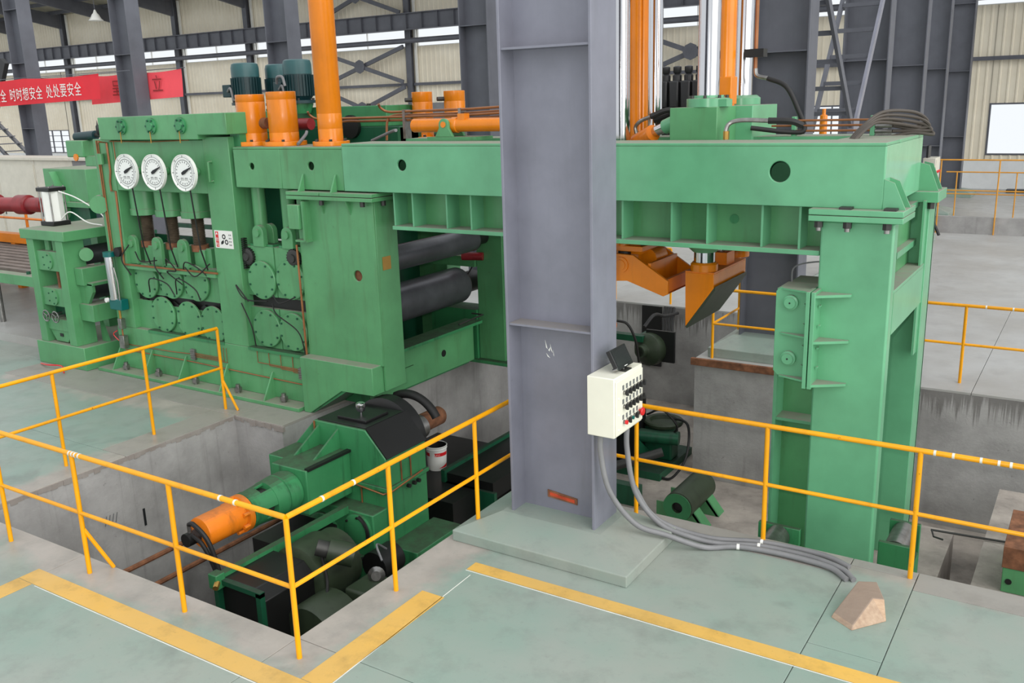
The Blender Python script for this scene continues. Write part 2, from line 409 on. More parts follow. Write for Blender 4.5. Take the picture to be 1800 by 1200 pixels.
# painted lines, a few mm of paint on the slabs
def stripe(poly, mat='line', name='painted_line'):
    return MB().prism(poly, 'z', 0.0005, 0.003).build(name, mat, fl_root, smooth=False)
stripe([(-7.45, 3.66), (-3.2, 3.66), (-3.2, 3.84), (-7.45, 3.84)])
stripe([(-7.45, -1), (-7.25, -1), (-7.25, 3.655), (-7.45, 3.655)])
stripe([(-4.31, 3.845), (-4.09, 3.845), (-4.09, 5.2), (-4.31, 5.2)])
stripe([(-4.20, 5.665), (8, 5.70), (8, 5.90), (-4.20, 5.80)])
stripe([(-7.2, 3.645), (-3.2, 3.645), (-3.2, 3.652), (-7.2, 3.652)], 'tape_white', 'white_edge_line')
stripe([(-4.084, 3.845), (-4.077, 3.845), (-4.115, 5.60), (-4.12, 5.60)], 'tape_white', 'white_edge_line')
stripe([(-4.20, 5.648), (0, 5.664), (0, 5.671), (-4.20, 5.655)], 'tape_white', 'white_edge_line')

# ---- pits
D1, D2 = -3.3, -1.9
def pitbox(name, *a, mat='concrete'): return struct(B(*a).build(name, mat, None, smooth=False))
pitbox('floor_pit_drive', -9.4, -4.4, 3.9, 8.15, D1 - 0.2, D1, mat='concrete_shade')
pitbox('floor_pit_line', -8.6, -4.70, 8.12, 16.1, D2 - 0.2, D2, mat='pit_floor')
pitbox('floor_pit_line', -4.70, 14, 7.43, 16.1, D2 - 0.2, D2, mat='pit_floor')
pitbox('wall_pit_side', -4.70, -4.5, 7.43, 8.12, D1, D2 - 0.2)
pitbox('wall_pit_left', -9.45, -9.15, 3.9, 7.8, D1, -TH)
pitbox('wall_pit_under_stand', -9.15, -8.3, 7.5, 7.8, D1, -TH)
pitbox('wall_foundation', -8.7, -8.3, 7.8, 16.1, D1, -TH)
pitbox('wall_pit_front', -9.45, -4.35, 3.9, 4.2, D1, -TH)
pitbox('wall_pit_right', -4.70, -4.35, 4.2, 7.25, D1, -TH)
pitbox('wall_line_front', -4.70, 14, 7.25, 7.43, D1, -TH)
pitbox('wall_line_back', -8.3, -4.95, 15.8, 16.1, D2, -TH, mat='concrete_drip')
pitbox('wall_pier', -4.95, -2.2, 12.65, 16.1, D2, -TH)
pitbox('wall_line_right', -2.2, 14, 12.65, 16.1, D2, -TH, mat='concrete_drip')
pitbox('wall_pit_step', -8.3, -4.70, 8.12, 8.18, D1, D2 - 0.2)
# angle-iron nosing along the pier
struct(B(-5.0, -2.2, 12.60, 12.66, -0.10, 0.005).build('trim_1', 'rust', None, bevel=0.004))
# broken concrete lip under the stand corner
lip = MB(); random.seed(3)
for i in range(16):
    x = -9.15 + i * 0.055; h = random.random() * 0.06; d = 0.004 + random.random() * 0.014
    lip.box(x, x + 0.056, 7.5 - d, 7.52, -TH - h, -0.012)
struct(lip.build('trim_2', 'chipped', None, smooth=False))
lip = MB()
for i in range(44):
    y = 4.25 + i * 0.073; h = random.random() * 0.04; d = 0.002 + random.random() * 0.008
    lip.box(-9.16, -9.15 + d, y, y + 0.074, -TH - h, -0.012)
struct(lip.build('trim_3', 'chipped', None, smooth=False))
# chalk marks on the pit wall
text_mesh('1', 0.32, 'wall_mark', 'ink', None, (-9.146, 5.95, -0.92), (R90, 0, R90))['kind'] = 'structure'
text_mesh('////', 0.16, 'wall_mark', 'ink_grey', None, (-9.146, 5.52, -0.72), (R90, 0, R90))['kind'] = 'structure'
# raised slabs on the line-pit floor
pitbox('floor_plinth_leg', -2.55, -1.05, 7.43, 10.75, D2, -1.09, mat='pit_floor')
pitbox('floor_plinth_slab', -0.72, 14, 8.2, 12.0, D2, -0.98, mat='pit_floor')
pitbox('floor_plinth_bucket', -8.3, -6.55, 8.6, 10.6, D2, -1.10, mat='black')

# ---- the big grey column and the row behind it
def column(label, xf, yn, zb, ztop, depth=0.85, wid=0.43, mat='dark_steel', stiff=(), cat='column', cap=True, group=None, wt=0.02):
    """H column: web along x, flanges facing +x and -x; xf = outer face of the +x flange, yn = near edge"""
    t = thing('steel_column', label, cat, (xf - depth / 2, yn + wid / 2, zb), group)
    B(xf - depth + 0.025, xf - 0.025, yn + wid / 2 - wt / 2, yn + wid / 2 + wt / 2, zb, ztop).build('web', mat, t)
    for x in (xf - 0.025, xf - depth): B(x, x + 0.025, yn, yn + wid, zb, ztop).build('flange', mat, t, bevel=0.004)
    for z in stiff:
        for y0, y1 in ((yn + 0.012, yn + wid / 2 - wt / 2), (yn + wid / 2 + wt / 2, yn + wid - 0.012)):
            B(xf - depth + 0.026, xf - 0.026, y0, y1, z, z + 0.018).build('stiffener_plate', mat, t)
    return t
big = column('huge light grey H column standing in the foreground with a control box on it', -3.42, 6.49, 0.17, 8.0, mat='grey_steel', stiff=(1.93, 4.20))
# opening left at the foot of the web, primer showing
MB().prism([(-4.0, 0.305), (-3.695, 0.285), (-3.695, 0.345), (-4.0, 0.375)], 'y', 6.684, 6.692).build('rust_patch', 'rust', big)
MB().prism([(-3.975, 0.325), (-3.72, 0.30), (-3.72, 0.33), (-3.975, 0.355)], 'y', 6.680, 6.684).build('primer_patch', 'primer', big)
for q in ([(-4.0, 1.78), (-3.975, 1.70), (-3.99, 1.71)], [(-3.95, 1.75), (-3.925, 1.67), (-3.94, 1.69)], [(-3.99, 1.66), (-3.95, 1.62), (-3.975, 1.63)], [(-3.97, 1.69), (-3.945, 1.72), (-3.955, 1.68)], [(-3.92, 1.70), (-3.91, 1.64), (-3.917, 1.65)]):
    MB().prism(q, 'y', 6.6925, 6.694).build('paint_scuff', 'white', big)
pts = [(-3.90, 2.10), (-3.84, 2.02), (-3.88, 1.95), (-3.80, 1.93), (-3.86, 1.86), (-3.79, 1.80)]
struct_c = None
def plinth(name, x0, x1, y0, y1, h0, xa, xb, ya, yb, h1, mat='floor'):
    m = MB()
    lo = [(x0, y0), (x1, y0), (x1, y1), (x0, y1)]; hi = [(xa, ya), (xb, ya), (xb, yb), (xa, yb)]
    vs = [(a, b, 0.0) for a, b in lo] + [(a, b, h0) for a, b in lo] + [(a, b, h1) for a, b in hi]
    fs = [(3, 2, 1, 0), (8, 9, 10, 11)]
    for i in range(4):
        j = (i + 1) % 4; fs += [(i, j, 4 + j, 4 + i), (4 + i, 4 + j, 8 + j, 8 + i)]
    m.add(vs, fs); return struct(m.build(name, mat, None, bevel=0.008, smooth=False))
plinth('trim_4', -4.62, -2.90, 6.04, 7.06, 0.10, -4.34, -3.34, 6.44, 7.0, 0.19, 'plinth')
rowx = [(-3.66, 13.30), (-3.79, 19.2), (-4.09, 25.0), (-4.45, 31.0), (-4.55, 37.0)]
rowl = ['dark grey H column behind the orange wedge blade, nearest of the far row',
        'second dark grey H column of the far row, right of the ladder-like bracing',
        'third dark grey H column of the receding row, middle of the five',
        'fourth dark grey H column of the receding row, next to last',
        'fifth dark grey H column of the receding row, against the far wall']
for (x, y), l in zip(rowx, rowl):
    column(l, x, y, 0.24, 11.0, stiff=(2.1, 4.35, 6.6), group='far row of dark grey columns')
    plinth('trim_5', x - 1.15, x + 0.45, y - 0.5, y + 0.95, 0.14, x - 0.92, x + 0.07, y - 0.05, y + 0.5, 0.26, 'plinth')
# columns of the cross bay on the left
lab = ['dark grey column at the far left edge behind the red slogan banner', 'dark grey column between the two red banners above the dials',
       'dark grey column behind the dark teal motors', 'dark grey column just left of the big foreground column']
for x, l in zip((-29.0, -23.7, -17.5, -11.55), lab):
    column(l, x, 17.2, 0.0, 11.5, depth=0.75, wid=0.46, stiff=(3.4, 5.4, 7.0), group='columns of the cross bay')
# ladder-like bracing between the first two columns of the far row
br = thing('column_bracing', 'V-shaped lattice bracing between the first two far columns', 'bracing', (-4.1, 16.4, 3.0))
def flatbar(p, q, w, th, ax=(1, 0, 0)):
    p = Vector(p); q = Vector(q); d = (q - p).normalized(); a = Vector(ax); s_ = d.cross(a).normalized() * (w / 2); a = a * (th / 2)
    m = MB(); vs = []
    for e in (p, q):
        for i, j in ((-1, -1), (1, -1), (1, 1), (-1, 1)): vs.append(e + s_ * i + a * j)
    return m.add(vs, [(0, 1, 2, 3), (7, 6, 5, 4), (0, 4, 5, 1), (1, 5, 6, 2), (2, 6, 7, 3), (3, 7, 4, 0)])
for (pb, pt) in (((16.5, 3.15), (14.0, 5.6)), ((16.6, 3.15), (18.6, 5.9))):
    for x in (-3.75, -4.45):
        flatbar((x, pb[0], pb[1]), (x, pt[0], pt[1]), 0.13, 0.05).build('chord', 'dark_steel' if x < -4 or pt[0] < 15 else 'grey_steel', br)
    for k in range(6):
        t = 0.12 + k * 0.165; y = pb[0] + (pt[0] - pb[0]) * t; z = pb[1] + (pt[1] - pb[1]) * t
        B(-4.45, -3.75, y - 0.05, y + 0.05, z - 0.035, z + 0.035).build('rung', 'dark_steel', br)
B(-3.80, -3.70, 16.35, 16.75, 2.4, 3.35).build('gusset_post', 'grey_steel', br)

# ---- back wall, girts, crane girder, roof edge
WY = 40.0
posts = [-80.7, -74.4, -68.1, -61.8, -56.0, -50.0, -43.6, -37.8, -31.6, -25.3, -19.0, -12.7, -6.4, -0.1, 6.2, 12.5]
wall = root_struct('wall_back')
B(posts[0], posts[-1], WY, WY + 0.24, 0, 1.12).build('dado', 'wall_white', wall, smooth=False)
def sheet(x0, x1, z0, z1):
    p = [(x0, WY + 0.12)]; x = x0; st = 0.30
    while x < x1 - 0.02:
        e = min(x + st, x1)
        p += [(x, WY), (min(x + 0.20, e), WY), (min(x + 0.225, e), WY - 0.03), (min(x + 0.275, e), WY - 0.03), (e, WY)]; x += st
    q = []
    for a in p + [(x1, WY + 0.12)]:
        if not q or (abs(a[0] - q[-1][0]) + abs(a[1] - q[-1][1])) > 1e-4: q.append(a)
    return MB().prism(q, 'z', z0, z1).build('wall_sheet', 'sheet', wall, smooth=False)
nwin = [0]
def window(x0, x1, z0, z1, nx, nz, fr=0.06, mat='dark_steel'):
    nwin[0] += 1
    w = root_struct('window_%d' % nwin[0], ((x0 + x1) / 2, WY, z0))
    m = MB()
    for x in (x0, x1 - fr): m.box(x, x + fr, WY - 0.03, WY + 0.09, z0, z1)
    for z in (z0, z1 - fr): m.box(x0 + fr, x1 - fr, WY - 0.03, WY + 0.09, z, z + fr)
    m.build('window_frame', mat, w, smooth=False)
    for i in range(1, nx):
        x = x0 + (x1 - x0) * i / nx; B(x - fr / 3, x + fr / 3, WY - 0.02, WY + 0.08, z0 + fr, z1 - fr).build('mullion', mat, w, smooth=False)
    for k in range(1, nz):
        z = z0 + (z1 - z0) * k / nz; B(x0 + fr, x1 - fr, WY - 0.015, WY + 0.07, z - fr / 3, z + fr / 3).build('glazing_bar', mat, w, smooth=False)
    for i in range(nx):
        a = x0 + (x1 - x0) * i / nx + fr / 2; b = x0 + (x1 - x0) * (i + 1) / nx - fr / 2
        B(a, b, WY + 0.03, WY + 0.036, z0 + fr / 2, z1 - fr / 2).build('pane', 'glass', w, smooth=False)
low = {2: (-66.4, -63.2, 0.95, 2.75, 3, 4), 11: (-11.0, -8.9, 1.25, 3.25, 2, 2), 12: (-4.15, -0.7, 1.28, 3.2, 2, 1)}
ZS0, ZS1 = 6.72, 7.62
for i in range(len(posts) - 1):
    x0, x1 = posts[i], posts[i + 1]
    if i in low:
        a, b, c, d, nx, nz = low[i]
        if c < 1.12: c = 1.13
        sheet(x0, a, 1.12, ZS0); sheet(b, x1, 1.12, ZS0); sheet(a, b, d, ZS0); sheet(a, b, 1.12, c)
        window(a, b, c, d, nx, nz)
    else: sheet(x0, x1, 1.12, ZS0)
    sheet(x0, x1, ZS1, 10.6)
    window(x0 + 0.35, x1 - 0.35, ZS0, ZS1, 2, 1, 0.03, 'white')
    sheet(x0, x0 + 0.35, ZS0, ZS1); sheet(x1 - 0.35, x1, ZS0, ZS1)
for i, x in enumerate(posts):
    B(x - 0.17, x + 0.17, WY - 0.42, WY - 0.38, 0, 10.6).build('wall_post', 'dark_steel', wall)
    B(x - 0.02, x + 0.02, WY - 0.38, WY - 0.04, 0, 10.6).build('post_web', 'dark_steel', wall)
    B(x + 0.22, x + 0.34, WY - 0.17, WY - 0.05, 1.12, 10.4).build('downpipe', 'white', wall)
    if i: B(posts[i - 1] + 0.17, x - 0.17, WY - 0.30, WY - 0.16, 4.75, 4.89).build('girt', 'dark_steel', wall)
gr = thing('crane_girder', 'long dark steel crane girder running along the far wall', 'girder', (-34, WY - 0.9, 7.4))
B(posts[0], posts[-1], WY - 1.0, WY - 0.97, 7.52, 8.26).build('web', 'dark_steel', gr)
B(posts[0], posts[-1], WY - 1.17, WY - 0.80, 8.26, 8.30).build('top_flange', 'dark_steel', gr)
B(posts[0], posts[-1], WY - 1.15, WY - 0.82, 7.48, 7.52).build('bottom_flange', 'dark_steel', gr)
s0 = B(posts[0] + 0.6, posts[0] + 0.62, WY - 1.12, WY - 1.0, 7.52, 8.26).build('web_stiffener', 'dark_steel', gr)
for k in range(1, 92): dup(s0, (k, 0, 0))
pp = solo(MB().cyl((posts[0], WY - 0.7, 6.98), (posts[-1], WY - 0.7, 6.98), 0.13, n=12), 'service_pipe', 'dark_steel', 'long grey service pipe running below the crane girder along the far wall', 'pipe', (-34, WY - 0.7, 6.98))
def xbrace(xa, xb, z0, z1, label):
    t = thing('wall_bracing', label, 'bracing', ((xa + xb) / 2, WY - 0.6, z0))
    flatbar((xa, WY - 0.56, z0), (xb, WY - 0.56, z1), 0.20, 0.12, (0, 1, 0)).build('diagonal_bar', 'dark_steel', t)
    flatbar((xa, WY - 0.68, z1), (xb, WY - 0.68, z0), 0.20, 0.10, (0, 1, 0)).build('diagonal_bar', 'dark_steel', t)
    c = ((xa + xb) / 2, (z0 + z1) / 2)
    MB().cyl((c[0], WY - 0.78, c[1]), (c[0], WY - 0.74, c[1]), 0.36, n=8).build('gusset_plate', 'dark_steel', t)
xbrace(-37.6, -31.8, 4.95, 6.72, 'steel X bracing on the far wall right of the tall orange pole')
xbrace(-37.6, -31.8, 8.4, 10.4, 'upper X bracing on the far wall above the crane girder')
xbrace(-37.6, -31.8, 2.6, 4.7, 'lower X bracing on the far wall behind the green gearbox')
xbrace(-18.8, -12.9, 4.6, 6.7, 'lattice bracing on the far wall between the chrome columns')
roof = root_struct('ceiling')
MB().prism([(WY + 0.4, 10.4), (WY + 0.4, 10.55), (33, 11.52), (33, 11.37)], 'x', posts[0], posts[-1]).build('roof_sheet', 'roof', roof, smooth=False)
for x in posts:
    MB().prism([(WY - 0.4, 9.5), (WY - 0.4, 10.38), (33, 11.34), (33, 10.7)], 'x', x - 0.09, x + 0.09).build('rafter', 'dark_steel', roof, smooth=False)
for k in range(4):
    y = 33.2 + k * 1.9; z = 10.4 + (40.4 - y) * 0.1343 - 0.16
    B(posts[0], posts[-1], y, y + 0.08, z - 0.08, z + 0.14).build('purlin', 'dark_steel', roof, smooth=False)
# pendant lamp under the roof
t = thing('pendant_lamp', 'small bell-shaped lamp hanging under the roof at top left', 'lamp', (-50.3, 34.5, 9.0))
MB().cyl((-50.3, 34.5, 9.5), (-50.3, 34.5, 11.1), 0.02, n=6).build('lamp_cord', 'dark_steel', t)
MB().lathe([(0.04, 0.6), (0.12, 0.4), (0.18, 0.35), (0.30, 0.12), (0.42, 0.0)], (-50.3, 34.5, 9.0)).build('lamp_shade', 'white', t)

# ---- yellow pipe guard rails
PR = 0.0215
def rail(label, path, posts_xy, z=1.09, zm=0.56, braces=(), tapes=(), zb=0.0, zbs=None, mat='yellow', r=PR, cat='railing', lat=None):
    t = thing('guard_rail', label, cat, (path[0][0], path[0][1], zb))
    for zz, nm, rr in ((z, 'top_rail', r), (zm, 'mid_rail', r * 0.82)):
        for i in range(len(path) - 1):
            a = path[i]; b = path[i + 1]
            MB().tube([(a[0], a[1], zb + zz), (b[0], b[1], zb + zz)], rr, 10).build(nm, mat, t)
    for k, (x, y) in enumerate(posts_xy):
        b0 = zb if not zbs else zbs[k]
        MB().cyl((x, y, b0), (x, y, zb + z - 0.004), r * 0.95, n=10).build('post', mat, t)
    for (x0, y0, z0, x1, y1) in braces:
        MB().cyl((x0, y0, zb + z0), (x1, y1, zb + 0.0), r * 0.8, n=8).build('brace', mat, t)
    for (x, y, ax) in tapes:
        d = Vector((1, 0, 0)) if ax == 'x' else Vector((0, 1, 0)); p = Vector((x, y, zb + z))
        MB().cyl(p - d * 0.009, p + d * 0.009, r + 0.0015, n=12).build('tape_mark', 'tape_white', t)
    return t
NY = 4.02
rail('yellow guard rail along the front and side of the drive pit, nearest to the viewer', [(-11.5, NY), (-4.5, NY), (-4.5, 7.0)],
     [(-4.5, NY), (-5.75, NY), (-6.99, NY), (-8.2, NY), (-9.45, NY), (-10.7, NY), (-4.5, 5.1), (-4.5, 6.28)],
     braces=[(-6.99, NY, 0.42, -6.90, 4.19)], tapes=[(-7.0, NY, 'x'), (-6.96, NY, 'x'), (-6.92, NY, 'x'), (-6.87, NY, 'x'), (-5.16, NY, 'x'), (-5.0, NY, 'x'), (-4.5, 4.37, 'y'), (-4.5, 4.7, 'y')],
     zbs=[0, 0, 0, 0, 0, 0, 0, 0.12])
rail('yellow guard rail on the left side of the drive pit, ending at the dial stand', [(-9.5, 3.2), (-9.46, 7.62)],
     [(-9.5, 4.2), (-9.49, 5.385), (-9.48, 6.53), (-9.46, 7.62)], braces=[(-9.46, 7.62, 0.40, -9.27, 7.66)])
rail('yellow guard rail right of the grey column, in front of the green leg', [(-4.3, 7.31), (3.0, 7.31)],
     [(-3.41, 7.31), (-2.2, 7.31), (-1.0, 7.31), (0.25, 7.31), (1.5, 7.31)], zbs=[0, 0, 0, 0, 0],
     tapes=[(-0.9, 7.31, 'x'), (-0.77, 7.31, 'x'), (-0.58, 7.31, 'x'), (-0.46, 7.31, 'x'), (-0.38, 7.31, 'x')])
rail('yellow guard rail beyond the pit at right, behind the far green leg', [(-3.1, 13.05), (6, 13.05)],
     [(-3.1, 13.05), (-1.39, 13.05), (0.4, 13.05), (2.2, 13.05)], z=1.05, zm=0.53, tapes=[(-1.16, 13.05, 'x'), (-0.85, 13.05, 'x'), (-0.6, 13.05, 'x')], r=0.022)
rail('short yellow guard rail standing on the concrete pier, left of the slotted bracket', [(-4.72, 13.9), (-4.72, 12.75), (-3.75, 12.75)],
     [(-4.72, 12.75), (-4.72, 13.9)], z=1.05, zm=0.53, r=0.022)
rail('yellow guard rail behind the orange clamp at the back edge of the pit', [(-9.0, 15.95), (-6.75, 15.95)],
     [(-6.75, 15.95), (-7.9, 15.95)], z=1.05, zm=0.5, r=0.022)
B(-6.75, -6.2, 15.93, 15.97, 0.48, 0.52)
rail('thin orange guard rail far off at right, nearer of two in the distance', [(-3.9, 27.3), (4, 27.3)],
     [(-3.85, 27.3), (-2.45, 27.3), (-0.9, 27.3), (0.8, 27.3)], z=1.95, zm=1.15, r=0.02, mat='rail_far')
rail('thin orange guard rail far off at right, farther of two in the distance', [(-4.2, 30.9), (4, 30.9)],
     [(-3.9, 30.9), (-2.3, 30.9), (-0.4, 30.9)], z=1.35, zm=0.7, r=0.02, mat='rail_far')
struct(B(-3.95, 14, 27.34, 27.5, 0, 0.45).build('trim_6', 'concrete', None, smooth=False))
struct(B(-3.2, 14, 38.7, 39.2, 0, 0.10).build('trim_7', 'black', None, smooth=False))
# ================================================================== DIAL STAND (left front of the machine line)
FY = 8.2
st = thing('leveller_stand', 'green leveller stand with three white round dials on its front', 'machine', (-10.4, 8.5, 0))
G = 'green'
B(-12.74, -8.48, 7.97, 9.2, 0.0, 0.05).build('base_plate', G, st, bevel=0.006)
B(-12.45, -8.46, FY, 9.1, 0.05, 0.69).build('lower_body', G, st, bevel=0.008)
B(-12.42, -12.0, FY, 8.72, 0.69, 3.45).build('post', G, st, bevel=0.008)
B(-10.05, -9.56, FY, 8.72, 0.69, 3.47).build('post', G, st, bevel=0.008)
B(-12.0, -10.05, FY + 0.012, 8.70, 2.73, 3.43).build('top_plate', G, st, bevel=0.008)
B(-12.0, -11.68, FY + 0.10, 8.70, 0.69, 1.12).build('filler_plate', G, st)
B(-12.0, -10.05, FY - 0.03, FY + 0.05, 1.60, 1.66).build('cross_bar', G, st, bevel=0.004)
# rear posts of the same stand
B(-12.42, -12.0, 10.3, 10.8, 0.0, 3.4).build('rear_post', G, st); B(-10.05, -9.56, 10.3, 10.8, 0.0, 3.4).build('rear_post', G, st)
B(-12.4, -9.6, 10.35, 10.75, 0.3, 1.5).build('rear_beam', 'green_dark', st); B(-12.4, -9.6, 10.35, 10.75, 2.75, 3.4).build('rear_beam', G, st)
for z in (1.75, 1.95, 2.2): B(-14.5, -9.6, 10.9, 11.0, z, z + 0.07).build('rear_rail', 'green_dark', st)
# gearbox across the top
gb = MB().prism([(-12.06, 3.44), (-9.98, 3.44), (-9.98, 3.50), (-9.42, 3.50), (-9.42, 3.77), (-12.06, 3.75)], 'y', 8.08, 8.95).build('top_gearbox', G, st, bevel=0.01)
for i, x in enumerate((-11.52, -10.88, -10.28)):
    c = MB().lathe([(0.105, 0.0), (0.105, 0.025), (0.06, 0.03), (0.055, 0.05), (0.001, 0.05)], (x, 8.08, 3.62), (0, -1, 0), 24).build('bearing_cap', 'green_dirty', st)
    for k in range(6):
        a = k * math.pi / 3
        MB().cyl((x + 0.08 * math.cos(a), 8.06, 3.62 + 0.08 * math.sin(a)), (x + 0.08 * math.cos(a), 8.035, 3.62 + 0.08 * math.sin(a)), 0.014, n=6).build('bolt', 'green_dark', c)
    MB().cyl((x, 8.04, 3.40), (x, 8.04, 3.55), 0.008, n=6).build('drain_pipe', 'brass', st)
# dials
def dial(x, z, y=7.98, R=0.232, ang=25):
    d = MB().cyl((x, y, z), (x, y + 0.025, z), R, n=48).build('dial', 'dial_face', st, label='white round dial with black needle')
    rm = MB()
    n = 48
    for r0, r1, dy in ((R - 0.003, R + 0.006, -0.012), ):
        vs = []; fs = []
        for i in range(n):
            a = 2 * math.pi * i / n; c, s_ = math.cos(a), math.sin(a)
            vs += [(x + r0 * c, y + dy, z + r0 * s_), (x + r1 * c, y + dy, z + r1 * s_), (x + r1 * c, y + 0.03, z + r1 * s_), (x + r0 * c, y + 0.03, z + r0 * s_)]
        for i in range(n):
            j = (i + 1) % n
            for k in range(4): fs.append((4 * i + k, 4 * i + (k + 1) % 4, 4 * j + (k + 1) % 4, 4 * j + k))
        rm.add(vs, fs)
    rm.build('dial_rim', 'white', d)
    def ring(r, w, nm):
        m = MB(); vs = []; fs = []
        for i in range(n):
            a = 2 * math.pi * i / n; c, s_ = math.cos(a), math.sin(a)
            vs += [(x + (r - w) * c, y - 0.001, z + (r - w) * s_), (x + (r + w) * c, y - 0.001, z + (r + w) * s_)]
        for i in range(n): j = (i + 1) % n; fs.append((2 * i, 2 * i + 1, 2 * j + 1, 2 * j))
        m.add(vs, fs).build(nm, 'ink', d, fix=False)
    ring(R * 0.86, 0.0022, 'scale_ring'); ring(R * 0.72, 0.003, 'scale_ring')
    tk = MB()
    def bar(a, r0, r1, w):
        c, s_ = math.cos(a), math.sin(a); q = [(r0, -w), (r1, -w), (r1, w), (r0, w)]
        tk.add([(x + r * c - t * s_, y - 0.0015, z + r * s_ + t * c) for r, t in q], [(0, 1, 2, 3)])
    for k in range(8): bar(k * math.pi / 4, R * 0.84, R * 1.0, 0.005)
    for k in range(40): bar(k * math.pi / 20, R * 0.72, R * 0.78, 0.0018)
    for k in range(20): bar(k * math.pi / 10 + 0.02, R * 0.56, R * 0.66, 0.006)
    tk.build('scale_marks', 'ink_grey', d, fix=False, smooth=False, kind='stuff')
    [text_mesh('m', 0.085, 'unit_lettering', 'ink_grey', d, (x + ox, y - 0.002, z - 0.10), (R90, 0, 0), align='CENTER') for ox in (-0.04, 0.04)]
    a = math.radians(ang); c, s_ = math.cos(a), math.sin(a)
    q = [(-0.03, -0.016), (0.02, -0.022), (0.175, -0.003), (0.175, 0.003), (0.02, 0.022), (-0.03, 0.016)]
    MB().prism([(x + r * c - t * s_, z + r * s_ + t * c) for r, t in q], 'y', y - 0.016, y - 0.008).build('needle', 'ink', d)
    MB().cyl((x, y + 0.02, z), (x, FY, z), 0.05, n=16).build('dial_stem', G, d)
    MB().tube([(x + 0.30, FY, z + 0.13), (x + 0.30, FY - 0.06, z + 0.13), (x + 0.30, FY - 0.06, z - 0.12), (x + 0.30, FY, z - 0.12)], 0.016, 8).build('guard_bar', G, d)
    MB().tube([(x + 0.06, y + 0.02, z - 0.20), (x + 0.10, y + 0.05, 2.0), (x + 0.11, y + 0.12, 1.72)], 0.011, 6).build('link_rod', 'black', d)
for x in (-11.42, -10.83, -10.21): dial(x, 3.02)
# screw-down housings, threaded screws, yokes
for i, x in enumerate((-11.78, -11.22, -10.66)):
    MB().lathe([(0.20, 2.73), (0.20, 2.46), (0.212, 2.455), (0.212, 2.37), (0.19, 2.365), (0.001, 2.365)], (x, 8.47, 0), (0, 0, 1), 32).build('screw_housing', G, st)
    pr = []; z = 2.37
    while z > 1.98: pr += [(0.092, z), (0.078, z - 0.011)]; z -= 0.022
    MB().lathe(pr, (x + 0.02, 8.45, 0), (0, 0, 1), 20).build('screw', 'screw', st)
    MB().cyl((x + 0.02, 8.45, 1.9), (x + 0.02, 8.45, 1.99), 0.12, n=20).build('screw_foot', 'rust', st)
    yk = B(x - 0.02, x + 0.20, 8.36, 8.62, 1.66, 1.93).build('yoke', G, st, bevel=0.01)
    lug = [(x - 0.24, 1.66), (x - 0.04, 1.66), (x - 0.04, 1.98)] + [(x - 0.14 + 0.10 * math.cos(a), 1.98 + 0.10 * math.sin(a)) for a in [k * math.pi / 8 for k in range(1, 8)]] + [(x - 0.24, 1.98)]
    MB().prism(lug, 'y', 8.26, 8.32).build('lug', G, st, bevel=0.006)
    MB().cyl((x - 0.14, 8.26, 1.96), (x - 0.14, 8.235, 1.96), 0.055, n=16).build('pin', G, st)
    B(x + 0.20, x + 0.30, 8.40, 8.60, 1.66, 1.95).build('yoke_arm', G, st)
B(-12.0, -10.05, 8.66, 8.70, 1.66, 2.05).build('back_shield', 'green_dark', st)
# chocks with round covers
def cover(x, z, r, y=8.25, nb=8):
    c = MB().lathe([(r, 0.0), (r, 0.022), (r - 0.008, 0.03), (0.001, 0.03)], (x, y + 0.03, z), (0, -1, 0), 40).build('round_cover', G, st)
    for k in range(nb):
        a = k * 2 * math.pi / nb + 0.3
        px, pz = x + (r - 0.035) * math.cos(a), z + (r - 0.035) * math.sin(a)
        MB().cyl((px, y + 0.004, pz), (px, y - 0.014, pz), 0.014, n=6).build('bolt', 'green_dark', c)
B(-12.0, -10.05, 8.30, 8.70, 1.22, 1.68).build('chock', G, st); B(-11.68, -10.05, 8.30, 8.70, 0.69, 1.08).build('chock', G, st)
for x in (-11.42, -10.86): B(x - 0.005, x + 0.005, 8.296, 8.30, 1.30, 1.68).build('chock_seam', 'black', st)
B(-12.0, -10.05, 8.34, 8.68, 1.05, 1.24).build('roll_gap_shade', 'black', st)  # solid black block, the shade of the gap put into its colour
for k in range(6): MB().prism([(-12.0 + 0.33 * k, 1.07), (-11.84 + 0.33 * k, 1.16), (-11.67 + 0.33 * k, 1.07)], 'y', 8.31, 8.4).build('gap_wedge', 'black', st)
for x, z in ((-11.69, 1.42), (-11.13, 1.46), (-10.58, 1.47)): cover(x, z, 0.255)
for x, z in ((-11.39, 0.95), (-10.82, 0.93), (-10.31, 0.91)): cover(x, z, 0.262)
B(-11.70, -10.05, FY - 0.01, 8.32, 0.66, 0.70).build('sill', 'green_dirty', st)
